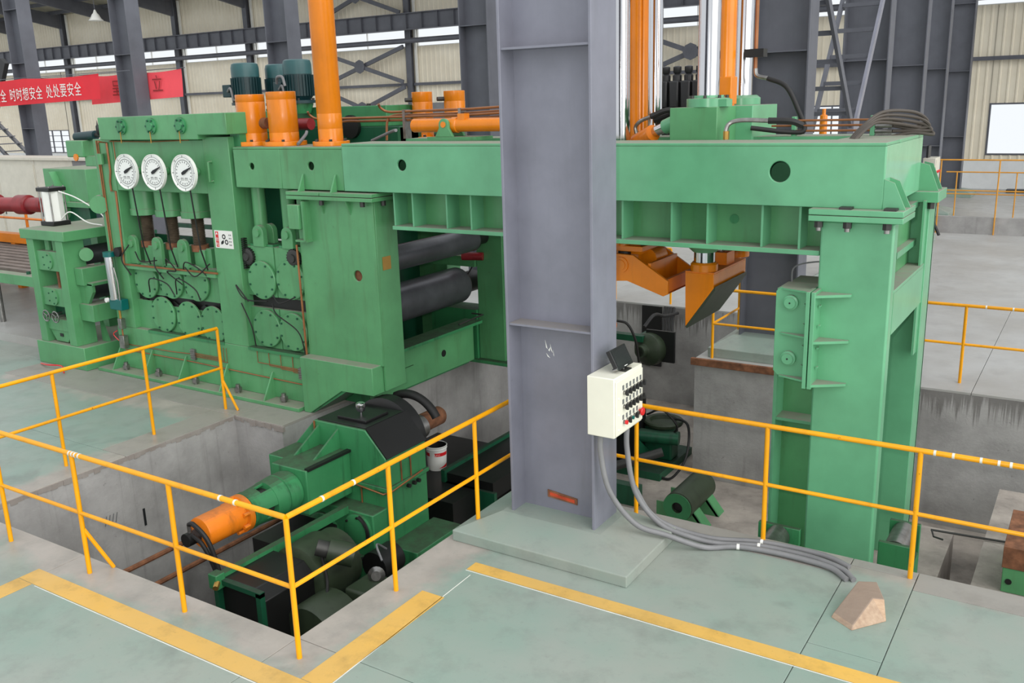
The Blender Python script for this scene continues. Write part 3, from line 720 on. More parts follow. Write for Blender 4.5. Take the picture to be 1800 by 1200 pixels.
# right bay
B(-9.56, -9.03, 8.30, 8.70, 1.40, 2.06).build('chock', G, st); B(-9.02, -8.44, 8.31, 8.70, 1.40, 2.06).build('chock', G, st)
B(-9.56, -9.03, 8.30, 8.70, 0.69, 1.24).build('chock', G, st); B(-9.02, -8.44, 8.31, 8.70, 0.69, 1.24).build('chock', G, st)
B(-9.56, -8.44, 8.36, 8.68, 1.22, 1.42).build('roll_gap_shade', 'black', st)  # black block painted as gap shade, as in the left bay
for x, z in ((-9.25, 1.62), (-8.72, 1.66), (-9.24, 0.97), (-8.75, 0.97)): cover(x, z, 0.255)
for i, x in enumerate((-9.27, -8.74)):
    lug = [(x - 0.10, 2.06), (x + 0.10, 2.06), (x + 0.10, 2.24)] + [(x + 0.10 * math.cos(a), 2.24 + 0.10 * math.sin(a)) for a in [k * math.pi / 8 for k in range(1, 8)]] + [(x - 0.10, 2.24)]
    MB().prism(lug, 'y', 8.28, 8.36).build('lug', G, st, bevel=0.006)
    MB().prism(lug, 'y', 8.46, 8.54).build('lug', G, st, bevel=0.006)
    MB().cyl((x, 8.28, 2.24), (x, 8.255, 2.24), 0.05, n=20).build('pin', G, st)
    B(x - 0.20, x + 0.22, 8.32, 8.66, 2.06, 2.09).build('chock_top', 'green_dirty', st)
    MB().cyl((x - 0.10, 8.45, 2.25), (x - 0.10, 8.45, 2.86), 0.088, n=24).build('ram', G, st)
    pr = [(0.001, -0.03), (0.05, -0.03), (0.055, -0.012), (0.09, -0.012)]
    gx = x - 0.22 if i == 0 else x + 0.10
    MB().lathe(pr + [(0.11, 0.0), (0.11, 0.05)], (gx, 8.26, 1.92 + 0.03 * i), (0, 1, 0), 24).build('lock_wheel', 'dark_bolt', st)
    tm = MB()
    for k in range(20):
        a = k * math.pi / 10; tm.box(gx + 0.112 * math.cos(a) - 0.009, gx + 0.112 * math.cos(a) + 0.009, 8.262, 8.30, 1.92 + 0.03 * i + 0.112 * math.sin(a) - 0.009, 1.92 + 0.03 * i + 0.112 * math.sin(a) + 0.009)
    tm.build('wheel_teeth', 'black', st, smooth=False, kind='stuff')
rk = MB()
for k in range(16): rk.box(-9.55, -9.50, 8.24, 8.3, 1.76 + k * 0.026, 1.775 + k * 0.026)
rk.build('rack_teeth', 'black', st, smooth=False, kind='stuff')
B(-9.56, -8.44, FY - 0.02, 8.32, 0.66, 0.70).build('sill', 'green_dirty', st)
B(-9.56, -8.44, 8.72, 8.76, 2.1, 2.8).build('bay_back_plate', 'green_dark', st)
# base gussets and anchor bolts
for x in (-12.40, -11.66, -10.90, -10.02, -9.14):
    MB().prism([(FY, 0.05), (7.99, 0.05), (FY - 0.015, 0.40), (FY, 0.40)], 'x', x - 0.012, x + 0.012).build('gusset', G, st)
for x in (-12.20, -11.44, -10.62, -9.74, -8.86):
    b = MB().cyl((x, 8.09, 0.05), (x, 8.09, 0.17), 0.032, n=12).build('anchor_bolt', 'steel', st)
    MB().cyl((x, 8.09, 0.075), (x, 8.09, 0.13), 0.055, n=6).build('anchor_nut', 'steel', b)
# copper lubrication pipes on the stand
def pipe(pts, r=0.008, mat='copper', parent=None, name='lube_pipe', n=6): return MB().tube(pts, r, n).build(name, mat, parent or st)
yf = FY - 0.012
pipe([(-12.08, 8.06, 3.42), (-12.08, yf, 3.40), (-12.08, yf, 3.0), (-12.12, yf, 2.85), (-12.12, yf, 2.72), (-12.02, yf, 2.72), (-12.02, yf - 0.02, 1.66), (-10.0, yf - 0.02, 1.67)], 0.016)
pipe([(-12.32, yf, 3.43), (-12.32, yf, 1.78)], 0.011); pipe([(-12.28, yf, 3.43), (-12.28, yf, 1.78)], 0.009)
pipe([(-12.0, yf, 3.42), (-11.1, yf, 3.41), (-10.3, yf, 3.43)], 0.008); pipe([(-11.92, yf, 3.42), (-11.92, yf, 3.05)], 0.008)
pipe([(-12.30, yf, 0.42), (-11.2, yf, 0.43), (-10.75, yf, 0.45)], 0.007); pipe([(-12.30, yf, 0.33), (-10.9, yf, 0.335), (-8.55, yf, 0.30), (-8.55, yf, 0.42)], 0.009)
for k in range(4): pipe([(-10.72, yf, 0.47 - k * 0.018), (-10.2 + k * 0.06, yf, 0.47 - k * 0.018), (-10.2 + k * 0.06, yf, 0.62)], 0.005)
for k in range(4): pipe([(-8.62, yf, 0.50 - k * 0.018), (-9.4 + k * 0.22, yf, 0.50 - k * 0.018), (-9.4 + k * 0.22, yf, 0.67)], 0.006)
for x in (-10.72, -8.58):
    m = MB()
    for k in range(5): m.box(x - 0.05, x + 0.05, yf - 0.025, FY, 0.38 + k * 0.03, 0.40 + k * 0.03)
    m.box(x - 0.04, x + 0.04, yf - 0.015, FY, 0.37, 0.53); m.build('distributor', 'steel', st, smooth=False)
pipe([(-8.46, 8.17, 2.15), (-8.45, 8.17, 0.72)], 0.014)
for a in [((-9.5, 8.22, 1.32), (-9.62, 8.14, 1.55), (-9.45, 8.12, 1.38), (-9.12, 8.2, 1.36)), ((-9.6, 8.18, 1.30), (-9.42, 8.16, 1.0), (-9.42, 8.2, 0.72)), ((-9.05, 8.22, 1.33), (-8.9, 8.14, 1.22), (-8.56, 8.16, 1.02), (-8.5, 8.2, 0.72)),
          ((-9.0, 8.2, 1.45), (-8.8, 8.12, 1.38), (-8.6, 8.2, 1.46)), ((-11.9, 8.2, 1.95), (-12.0, 8.12, 1.75), (-11.94, 8.2, 1.5)), ((-11.8, 8.22, 1.85), (-11.55, 8.12, 1.74), (-11.3, 8.2, 1.76)),
          ((-11.35, 8.2, 1.80), (-11.25, 8.12, 1.68), (-11.2, 8.2, 1.5)), ((-11.1, 8.2, 1.70), (-10.95, 8.1, 1.82), (-10.8, 8.12, 1.66), (-11.05, 8.16, 1.62), (-10.8, 8.2, 1.45)),
          ((-10.75, 8.2, 1.62), (-10.55, 8.1, 1.80), (-10.3, 8.14, 1.70), (-10.2, 8.2, 1.56)), ((-11.55, 8.2, 1.28), (-11.4, 8.12, 1.50), (-11.1, 8.16, 1.45), (-11.0, 8.2, 1.28)), ((-10.95, 8.2, 1.30), (-10.8, 8.12, 1.55), (-10.5, 8.16, 1.42), (-10.45, 8.2, 1.25)),
          ((-10.6, 8.12, 1.72), (-10.35, 8.08, 1.62), (-10.1, 8.14, 1.80))]:
    MB().tube(bez(a, 8), 0.009, 6).build('hose', 'rubber', st)
MB().cyl((-12.50, 8.25, 2.52), (-12.36, 8.12, 2.52), 0.13, n=24).build('side_cap', G, st)
MB().cyl((-12.20, 8.14, 3.10), (-12.20, 8.14, 3.25), 0.05, n=12).build('pipe_union', G, st)
# safety sign on the middle post
sg = B(-10.0, -9.655, FY - 0.008, FY, 2.02, 2.255).build('safety_sign', 'white', st, label='white safety sign with red band and roller symbol')
B(-9.98, -9.925, FY - 0.0095, FY - 0.0075, 2.035, 2.24).build('red_band', 'red', sg)
MB().prism([(-9.972, 2.20), (-9.935, 2.20), (-9.953, 2.235)], 'y', FY - 0.0105, FY - 0.0094).build('warning_triangle', 'white', sg)
text_mesh('危', 0.055, 'sign_lettering', 'white', sg, (-9.953, FY - 0.0105, 2.115), (R90, 0, 0), align='CENTER')
text_mesh('险', 0.055, 'sign_lettering', 'white', sg, (-9.953, FY - 0.0105, 2.05), (R90, 0, 0), align='CENTER')
def annulus(x, z, r0, r1, nm):
    m = MB(); n = 24; vs = []; fs = []
    for i in range(n):
        a = 2 * math.pi * i / n; vs += [(x + r0 * math.cos(a), FY - 0.0095, z + r0 * math.sin(a)), (x + r1 * math.cos(a), FY - 0.0095, z + r1 * math.sin(a))]
    for i in range(n): j = (i + 1) % n; fs.append((2 * i, 2 * i + 1, 2 * j + 1, 2 * j))
    m.add(vs, fs).build(nm, 'ink', sg, fix=False)
annulus(-9.82, 2.175, 0.018, 0.034, 'roller_symbol'); annulus(-9.775, 2.105, 0.018, 0.034, 'roller_symbol')
MB().prism([(-9.885, 2.07), (-9.85, 2.075), (-9.83, 2.095), (-9.825, 2.13), (-9.86, 2.12), (-9.88, 2.10)], 'y', FY - 0.0097, FY - 0.0078).build('hand_symbol', 'ink', sg)
mk = MB()
for r in range(4):
    for c in range(2): mk.box(-9.722 + c * 0.028, -9.706 + c * 0.028, FY - 0.0095, FY - 0.0075, 2.06 + r * 0.044, 2.078 + r * 0.044)
mk.build('small_print', 'ink_grey', sg, smooth=False, kind='stuff')

# grease pump hung on the left post
gp = thing('grease_pump', 'chrome grease pump with a teal base hanging on the dial stand', 'pump', (-12.22, 8.1, 1.1))
MB().cyl((-12.24, 8.10, 1.13), (-12.26, 8.10, 1.78), 0.075, n=24).build('barrel', 'chrome', gp)
MB().cyl((-12.26, 8.10, 1.77), (-12.26, 8.10, 1.84), 0.085, n=24).build('top_cap', 'teal_pump', gp)
B(-12.34, -12.06, 8.05, 8.18, 0.98, 1.14).build('pump_base', 'teal_pump', gp, bevel=0.01)
MB().tube([(-12.09, 8.06, 1.05), (-12.08, 8.06, 1.40), (-12.13, 8.06, 1.62)], 0.010, 8).build('lever', 'steel', gp)
MB().cyl((-12.37, 8.06, 1.12), (-12.37, 8.02, 1.12), 0.035, n=16).build('pressure_gauge', 'white', gp)
MB().cyl((-12.10, 8.19, 1.84), (-12.10, 8.12, 1.84), 0.07, n=20).build('hose_reel', 'rubber', gp)
B(-12.25, -12.17, 8.08, 8.16, 0.68, 0.84).build('valve_block', 'steel', gp, bevel=0.006)
MB().cyl((-12.22, 8.12, 0.84), (-12.22, 8.12, 0.98), 0.018, n=8).build('outlet_pipe', 'brass', gp)
B(-12.28, -12.16, 8.08, 8.16, 0.38, 0.58).build('valve_block', 'steel', gp, bevel=0.006)
MB().cyl((-12.22, 8.12, 0.58), (-12.22, 8.12, 0.68), 0.012, n=8).build('outlet_pipe', 'copper', gp)
MB().tube(bez([(-12.28, 8.08, 0.5), (-12.33, 8.04, 0.6), (-12.26, 8.06, 0.66)], 6), 0.006, 6).build('red_wire', 'red', gp)

# ================================================================== BOX HOUSING left of the rolls
hs = thing('roll_housing', 'tall green box housing under the left end of the beam, beside the rolls', 'machine', (-7.8, 8.4, 0.4))
hb = MB(); hb.plate(-8.43, -7.2, 0.72, 2.72, [(-7.505, 1.82, 0.066)], 'y', FY, FY + 0.03)
hb.box(-8.43, -8.40, FY + 0.03, 8.62, 0.72, 2.72); hb.box(-7.23, -7.2, FY + 0.03, 8.62, 0.40, 2.72); hb.box(-8.40, -7.23, 8.59, 8.62, 0.72, 2.72)
hb.build('body', G, hs, bevel=0.006)
B(-7.6, -7.41, FY + 0.05, FY + 0.07, 1.72, 1.92).build('hole_backing', 'rust', hs)
lowp = [(-8.44, 0.735), (-7.235, 0.735), (-7.235, 0.385), (-7.76, 0.372), (-8.33, 0.0), (-8.44, 0.0)]
MB().prism(lowp, 'y', 8.03, 8.62).build('lower_block', G, hs, bevel=0.008)
MB().prism([(-7.76, 0.372), (-8.33, 0.0), (-8.30, 0.0), (-7.70, 0.372)], 'y', 8.06, 9.4).build('skew_plate', 'green_dirty', hs)
B(-8.50, -7.12, 8.10, 8.84, 2.72, 2.765).build('cap_plate', G, hs, bevel=0.005)
B(-8.50, -7.95, 8.10, 8.80, 2.772, 2.815).build('cap_plate', G, hs, bevel=0.005); B(-7.94, -7.12, 8.10, 8.84, 2.772, 2.815).build('cap_plate', G, hs, bevel=0.005)
for x in (-8.28, -7.98, -7.55):
    MB().prism([(8.2, 2.72), (8.12, 2.72), (8.2, 2.55)], 'x', x - 0.01, x + 0.01).build('rib', G, hs)
for x in (-8.28, -7.75):
    MB().prism([(8.2, 2.815), (8.10, 2.815), (8.2, 3.02)], 'x', x - 0.012, x + 0.012).build('rib', G, hs)
for x, y in ((-7.95, 8.14), (-7.3, 8.14), (-7.16, 8.35), (-7.16, 8.6), (-7.16, 8.76)):
    MB().cyl((x, y, 2.66), (x, y, 2.72), 0.03, n=6).build('nut', 'dark_bolt', hs)
hook = MB().prism([(8.05, 2.36), (8.2, 2.36), (8.2, 2.60), (8.12, 2.66), (8.05, 2.66)], 'x', -8.45, -8.26).build('hook_block', G, hs, bevel=0.01)
B(-8.24, -8.21, 8.08, 8.2, 2.22, 2.70).build('rib', G, hs); B(-8.4, -8.2, 8.10, 8.2, 2.20, 2.225).build('rib', G, hs)
B(-7.2, -7.194, 8.31, 8.46, 1.89, 2.05).build('name_plate', 'brass', hs)

# ================================================================== ROLLS and the far housing
def roll(name, x, z, r, y0, y1, label, rn=0.6):
    t = thing(name, label, 'roll', (x, y0, z))
    MB().cyl((x, y0, z), (x, y1, z), r, n=48).build('roll_body', 'roll', t)
    MB().lathe([(r, 0), (r * 0.96, 0.03), (r * rn, 0.05), (r * rn, 0.45), (0.001, 0.45)], (x, y1, z), (0, 1, 0), 32).build('roll_neck', 'black', t)
    return t
roll('steel_roll', -7.62, 1.90, 0.165, 8.62, 10.75, 'upper dark steel roll running back from the green housing')
roll('steel_roll', -8.02, 1.18, 0.265, 8.62, 10.9, 'lower thick dark steel roll running back from the green housing')
rh = thing('rear_roll_housing', 'green housing at the far ends of the dark rolls, behind the big column', 'machine', (-8.0, 11.3, 0))
B(-7.75, -7.30, 11.05, 11.45, 0.05, 2.6).build('post', 'green', rh, bevel=0.006); B(-9.2, -8.45, 11.25, 11.6, 0.05, 2.6).build('post', 'green', rh, bevel=0.006)
B(-7.30, -7.24, 11.15, 11.30, 0.5, 1.75).build('guide_slot', 'black', rh)
B(-7.24, -6.2, 11.2, 11.5, 0.05, 2.75).build('side_wall', 'green', rh, bevel=0.006)
B(-9.0, -6.4, 10.95, 11.9, 0.0, 0.05).build('base_plate', 'green_dirty', rh, bevel=0.006)
B(-8.6, -7.76, 11.0, 11.4, 0.05, 0.80).build('lower_body', 'green_dirty', rh)
B(-8.6, -7.76, 11.0, 11.3, 1.45, 1.6).build('cross_bar', 'green', rh)
MB().tube(bez([(-7.8, 11.0, 1.45), (-7.9, 10.95, 1.3), (-8.0, 10.95, 1.38)], 6), 0.012, 6).build('hose', 'rubber', rh)
MB().cyl((-8.3, 8.7, 2.35), (-8.3, 12.5, 2.35), 0.16, n=24).build('drive_spindle', 'red_paint', rh)
MB().cyl((-7.9, 10.9, 1.62), (-7.6, 11.0, 1.62), 0.06, n=12).build('coupling', 'red_paint', rh)
lt = thing('front_tray', 'green lower side beam with a dusty tray under the rolls', 'machine', (-7.6, 9.6, 0.05))
B(-7.86, -7.72, 8.64, 10.85, 0.08, 0.66).build('side_beam', 'green', lt, bevel=0.006)
B(-7.86, -7.55, 8.64, 10.85, 0.66, 0.70).build('tray', 'green_dirty', lt)
B(-9.0, -8.95, 8.72, 11.2, 0.05, 2.75).build('dark_backing', 'green_dark', lt)  # added dark sheet, stands in for the shade behind the rolls
B(-8.29, -7.86, 8.64, 10.9, 0.0, 0.5).build('tray_base', 'green_dirty', lt)
MB().cyl((-7.72, 10.1, 0.36), (-7.714, 10.1, 0.36), 0.05, n=16).build('port_hole', 'black', lt)
MB().tube([(-7.5, 10.2, 0.78), (-7.5, 10.8, 0.80), (-7.7, 10.8, 0.80)], 0.012, 6).build('handle_bar', 'dark_bolt', lt)
# ================================================================== GANTRY FRAME
gn = thing('gantry_frame', 'long bright green gantry frame with a deep beam and leg at right', 'machine', (-4.6, 9.0, -1.09))
N = 'green_new'
bm_ = MB(); bm_.plate(-7.62, -1.58, 2.83, 3.35, [(-6.73, 3.14, 0.062), (-2.46, 3.13, 0.092)], 'y', FY, FY + 0.03)
bm_.box(-7.62, -1.58, FY, 8.76, 3.35, 3.38); bm_.box(-7.62, -1.61, FY + 0.03, 8.76, 2.83, 2.86); bm_.box(-7.62, -1.61, 8.73, 8.76, 2.86, 3.35); bm_.box(-7.62, -7.59, FY + 0.03, 8.73, 2.86, 3.35)
bm_.build('front_beam', N, gn, bevel=0.008)
lb = MB(); lb.plate(-9.5, -7.63, 2.83, 3.31, [(-9.18, 3.10, 0.042), (-8.15, 3.115, 0.05)], 'y', FY + 0.015, FY + 0.045)
lb.box(-9.5, -7.63, FY + 0.015, 8.9, 3.31, 3.34); lb.box(-9.5, -7.63, FY + 0.045, 8.9, 2.83, 2.86); lb.box(-9.5, -7.63, 8.87, 8.9, 2.86, 3.31)
lb.build('left_beam', G, gn, bevel=0.008)
B(-9.62, -9.44, 8.3, 8.9, 3.34, 3.50).build('corner_block', 'green_dirty', gn)
B(-1.61, -1.58, FY + 0.03, 9.9, 2.83, 3.35).build('end_plate', 'green_gloss_lit', gn, bevel=0.004)
B(-2.12, -1.58, 8.76, 9.9, 3.35, 3.38).build('end_top_plate', N, gn, bevel=0.004); B(-2.12, -2.09, 8.76, 9.9, 2.83, 3.35).build('end_inner_plate', N, gn)
B(-7.62, -1.62, 9.87, 9.9, 2.83, 3.35).build('rear_plate', N, gn); B(-7.62, -2.12, 9.4, 9.9, 3.35, 3.38).build('rear_top_plate', N, gn); B(-7.62, -2.12, 9.4, 9.43, 2.83, 3.35).build('rear_inner_plate', N, gn)
B(-7.6, -2.12, 8.76, 9.4, 3.28, 3.31).build('deck_plate', N, gn)
B(-8.6, -6.1, 9.9, 10.9, 3.27, 3.30).build('rear_deck', G, gn)
# plate girder hung under the beam
B(-6.93, -2.09, 8.50, 8.52, 2.445, 2.83).build('girder_web', G, gn)
B(-6.95, -2.09, 8.24, 8.80, 2.40, 2.445).build('girder_flange', N, gn, bevel=0.004)
for x in (-6.93, -6.66, -6.18, -5.85, -5.2, -4.55, -4.02, -3.50, -3.14, -2.62, -2.28):
    B(x - 0.01, x + 0.01, 8.27, 8.50, 2.445, 2.83).build('girder_stiffener', N, gn)
MB().cyl((-3.06 + 0.1, 8.50, 2.66), (-3.06 + 0.1, 8.494, 2.66), 0.045, n=20).build('port_hole', 'green_dirty', gn)
B(-6.95, -2.09, 9.5, 9.9, 2.40, 2.83).build('rear_girder', G, gn)
# near leg
B(-2.08, -1.47, FY, 8.37, -1.09, 2.72).build('leg', N, gn, bevel=0.02)
B(-2.16, -1.39, 8.08, 8.62, 2.725, 2.775).build('cap_plate', N, gn, bevel=0.006); B(-2.16, -1.39, 8.08, 8.62, 2.78, 2.83).build('cap_plate', N, gn, bevel=0.006)
for x in (-2.08, -1.84, -1.52):
    b = MB().cyl((x, 8.13, 2.64), (x, 8.13, 2.725), 0.024, n=10).build('bolt', 'steel', gn)
    MB().cyl((x, 8.13, 2.67), (x, 8.13, 2.725), 0.038, n=6).build('nut', 'dark_bolt', b)
for x in (-1.86, -1.50):
    B(x - 0.05, x + 0.05, 8.09, 8.19, 2.83, 2.85).build('bolt_head', 'dark_bolt', gn)
for y0, yy in ((8.2, 8.2), (8.42, 8.42)):
    MB().prism([(-1.58, 2.83), (-1.40, 2.83), (-1.50, 3.05), (-1.58, 3.08)], 'y', yy, yy + 0.025).build('corner_gusset', N, gn)
# far leg, shelf beam between the legs
B(-2.08, -1.46, 9.86, 9.90, -1.09, 2.72).build('leg', N, gn, bevel=0.006, label=None); B(-1.50, -1.46, 9.90, 10.25, -1.09, 2.72).build('leg_flange', N, gn); B(-2.08, -1.46, 10.2, 10.24, -1.09, 2.72).build('leg_back', N, gn)
B(-2.16, -1.38, 9.78, 10.30, 2.725, 2.83).build('cap_plate', N, gn, bevel=0.006)
MB().cyl((-1.45, 9.85, 2.66), (-1.45, 9.85, 2.725), 0.035, n=6).build('nut', 'dark_bolt', gn)
MB().prism([(-1.58, 2.83), (-1.40, 2.83), (-1.50, 3.08), (-1.58, 3.10)], 'y', 9.88, 9.905).build('corner_gusset', N, gn)
MB().prism([(-1.58, 2.83), (-1.40, 2.83), (-1.50, 3.08), (-1.58, 3.10)], 'y', 10.1, 10.125).build('corner_gusset', N, gn)
B(-1.92, -1.47, 8.37, 9.86, 2.085, 2.115).build('shelf_plate', N, gn, bevel=0.004)
MB().prism([(8.37, 1.72), (9.86, 1.72), (9.86, 2.085), (8.37, 2.085)], 'x', -1.50, -1.47).build('shelf_side', N, gn)
B(-1.50, -1.48, 9.70, 9.86, 1.2, 2.75).build('leg_stiffener', N, gn)
B(-2.0, -1.62, 9.0, 9.86, 2.115, 2.72).build('shelf_block', G, gn, bevel=0.006)
B(-2.05, -1.56, 8.9, 9.86, 2.30, 2.36).build('block_flange', N, gn); B(-2.05, -1.56, 8.9, 9.86, 2.68, 2.74).build('block_flange', N, gn)
MB().tube(bez([(-1.7, 8.6, 2.12), (-1.6, 8.75, 2.16), (-1.62, 8.95, 2.14), (-1.75, 9.0, 2.12)], 8), 0.018, 8).build('hose_end', 'hose_grey', gn)
# slotted guide column behind the near leg
B(-2.50, -2.08, 8.74, 8.77, -1.09, 1.5).build('guide_web', G, gn); B(-2.52, -2.49, 8.50, 8.77, -1.09, 1.5).build('guide_flange', N, gn); B(-2.49, -2.08, 8.52, 8.74, 0.72, 0.75).build('guide_rib', N, gn)

# ---- roller guide bracket bolted on the leg
bk = thing('guide_bracket', 'green guide bracket with two round pin bosses on the near leg', 'bracket', (-2.25, 8.15, 1.3))
c = 0.04
pl = [(-2.42 + c, 1.30), (-2.12, 1.27), (-2.12, 2.11), (-2.42 + c, 2.12), (-2.42, 2.12 - c), (-2.42, 1.30 + c)]
MB().prism(pl, 'y', 8.12, 8.16).build('face_plate', N, bk, bevel=0.004)
B(-2.42, -2.12, 8.16, 8.50, 1.29, 2.10).build('bracket_body', N, bk)
for x in (-2.12, -2.075): B(x, x + 0.035, 7.99, 8.2, 1.24, 2.12).build('joint_flange', N, bk, bevel=0.004)
for z in (1.99, 1.475):
    MB().lathe([(0.068, 0), (0.068, 0.035), (0.05, 0.04), (0.05, 0.055), (0.001, 0.055)], (-2.28, 8.12, z), (0, -1, 0), 32).build('pin_boss', N, bk)
    MB().cyl((-2.28, 8.066, z), (-2.28, 8.062, z), 0.008, n=10).build('pin_centre', 'black', bk)
for z, w in ((2.08, 0.30), (1.665, 0.29), (1.27, 0.28)):
    MB().prism([(-2.04, 8.20), (-2.04, 8.0), (-1.78, 8.17), (-1.78, 8.20)], 'z', z - 0.012, z + 0.012).build('gusset', N, bk)
for z in (2.11, 1.70, 1.30):
    MB().prism([(-2.12, 8.14), (-2.12, 8.02), (-2.36, 8.10), (-2.36, 8.14)], 'z', z - 0.008, z + 0.008).build('gusset', N, bk)
for x in (-2.155, -2.02):
    for z in (1.42, 1.60, 1.80, 1.98): MB().cyl((x, 8.12, z), (x, 8.08, z), 0.011, n=6).build('bolt', N, bk)
B(-2.45, -2.18, 8.55, 9.0, 1.90, 2.07).build('top_block', N, bk, bevel=0.004)
MB().prism([(-2.20, 2.07), (-2.0, 2.07), (-2.0, 2.20)], 'y', 8.6, 8.9).build('top_wedge', G, bk)
MB().tube(bez([(-2.42, 8.6, 2.06), (-2.40, 8.6, 2.22), (-2.2, 8.62, 2.28), (-2.05, 8.65, 2.26)], 8), 0.008, 6).build('hose', 'hose_grey', bk)

# ---- roller blocks at the foot of the leg
def roller_block(x0, x1, y0, y1, zt, label):
    t = thing('roller_block', label, 'roller', ((x0 + x1) / 2, (y0 + y1) / 2, -1.09))
    for y in (y0, y1 - 0.05): B(x0, x1, y, y + 0.05, -1.09, zt).build('side_plate', 'green_dirty', t, bevel=0.006)
    B(x0, x1, y0 + 0.05, y1 - 0.05, -1.09, zt - 0.28).build('frame', 'green_dirty', t)
    MB().cyl(((x0 + x1) / 2, y0 + 0.06, zt - 0.10), ((x0 + x1) / 2, y1 - 0.06, zt - 0.10), 0.11, n=24).build('roller', 'steel', t)
    return t
roller_block(-2.50, -2.10, 7.75, 8.18, -0.20, 'oily green roller block left of the foot of the near leg')
roller_block(-1.45, -1.17, 8.42, 9.0, -0.28, 'oily green roller block right of the foot of the near leg')

# ================================================================== PRESSES ON THE GANTRY
def hexbolts(parent, x, y, z, R, n, r=0.016, h=0.03):
    b0 = None
    for k in range(n):
        a = 2 * math.pi * k / n + 0.2
        if b0 is None:
            b0 = MB().cyl((x + R * math.cos(a), y + R * math.sin(a), z), (x + R * math.cos(a), y + R * math.sin(a), z + h), r, n=6).build('bolt', 'dark_bolt', parent); a0 = a
        else: dup(b0, (R * (math.cos(a) - math.cos(a0)), R * (math.sin(a) - math.sin(a0)), 0))
# wedge press: chrome guide, orange cylinder, rear chrome guide, in one line along y
wp = thing('wedge_press', 'orange wedge blade with chrome guide columns rising through the gantry', 'press', (-3.44, 9.4, 1.45))
wb = [(-3.60, 2.035), (-3.29, 2.035), (-3.29, 1.89), (-3.59, 1.46)]
MB().prism(wb, 'y', 8.88, 9.86).build('wedge_blade', 'orange', wp, bevel=0.005)
MB().prism([(-3.275, 1.905), (-3.275, 1.87), (-3.575, 1.44), (-3.59, 1.46), (-3.29, 1.89)], 'y', 8.885, 9.855).build('wear_plate', 'olive', wp)
B(-3.60, -3.29, 8.885, 9.855, 2.035, 2.05).build('top_plate', 'orange_old', wp)
for y in (9.0, 9.98):
    MB().cyl((-3.44, y, 2.05), (-3.44, y, 7.0), 0.108, n=40).build('chrome_guide', 'chrome', wp)
    MB().lathe([(0.14, 2.05), (0.14, 2.12), (0.12, 2.14), (0.001, 2.14)], (-3.44, y, 0), (0, 0, 1), 32).build('guide_collar', 'orange', wp)
MB().lathe([(0.11, 2.245), (0.12, 2.245), (0.19, 2.31), (0.19, 2.40)], (-3.44, 9.0, 0), (0, 0, 1), 36).build('guide_bush', N, wp)
B(-3.75, -3.20, 8.8, 9.7, 2.36, 2.41).build('bush_plate', N, wp)
MB().lathe([(0.09, 2.30), (0.09, 7.0), (0.001, 7.0)], (-3.44, 9.49, 0), (0, 0, 1), 32).build('hydraulic_cylinder', 'orange', wp)
B(-3.53, -3.35, 9.40, 9.58, 3.70, 3.98).build('cylinder_foot', 'orange', wp, bevel=0.01)
B(-3.55, -3.33, 9.36, 9.6, 2.05, 2.18).build('clevis', 'orange_old', wp); MB().cyl((-3.6, 9.48, 2.24), (-3.28, 9.48, 2.24), 0.05, n=16).build('clevis_pin', 'orange_old', wp)
MB().cyl((-3.44, 9.48, 2.18), (-3.44, 9.48, 2.5), 0.05, n=16).build('piston_rod', 'chrome', wp)
B(-3.76, -3.27, 8.80, 9.34, 3.31, 3.69).build('guide_block', 'green', wp, bevel=0.006); B(-3.66, -3.10, 9.34, 10.15, 3.31, 3.69).build('guide_block', N, wp, bevel=0.006)
MB().lathe([(0.21, 3.69), (0.21, 3.77), (0.16, 3.775), (0.15, 3.80), (0.11, 3.80)], (-3.44, 9.0, 0), (0, 0, 1), 36).build('guide_flange', N, wp)
MB().lathe([(0.20, 3.69), (0.20, 3.76), (0.16, 3.79), (0.11, 3.79)], (-3.44, 9.98, 0), (0, 0, 1), 36).build('guide_flange', N, wp)
hexbolts(wp, -3.44, 9.0, 3.77, 0.185, 8)
B(-3.36, -3.20, 8.86, 9.02, 3.69, 3.76).build('stop_block', N, wp)
MB().tube([(-3.18, 9.62, 4.9), (-3.18, 9.62, 4.05)], 0.02, 8).build('copper_riser', 'copper', wp)
MB().tube(bez([(-3.18, 9.62, 4.05), (-3.16, 9.62, 3.98), (-3.05, 9.62, 3.95)], 6), 0.022, 8).build('elbow', 'steel', wp)
MB().tube(bez([(-3.05, 9.62, 3.95), (-2.85, 9.60, 3.86), (-2.70, 9.55, 3.62), (-2.62, 9.5, 3.44), (-2.75, 9.45, 3.42), (-3.1, 9.3, 3.47)], 8), 0.024, 10).build('hydraulic_hose', 'rubber', wp)
B(-3.28, -3.08, 9.55, 9.68, 4.16, 4.24).build('pipe_clamp', 'black', wp)
MB().tube(bez([(-3.18, 8.82, 3.36), (-3.18, 8.82, 3.48), (-3.14, 8.84, 3.54), (-3.02, 8.86, 3.56), (-2.8, 8.9, 3.55)], 6), 0.022, 8).build('hose_elbow', 'steel', wp)
MB().cyl((-3.18, 8.82, 3.38), (-3.18, 8.82, 3.46), 0.03, n=6).build('union_nut', 'brass', wp)
MB().tube(bez([(-2.8, 8.9, 3.55), (-2.6, 8.95, 3.54), (-2.5, 9.0, 3.50)], 6), 0.03, 8).build('hydraulic_hose', 'rubber', wp)

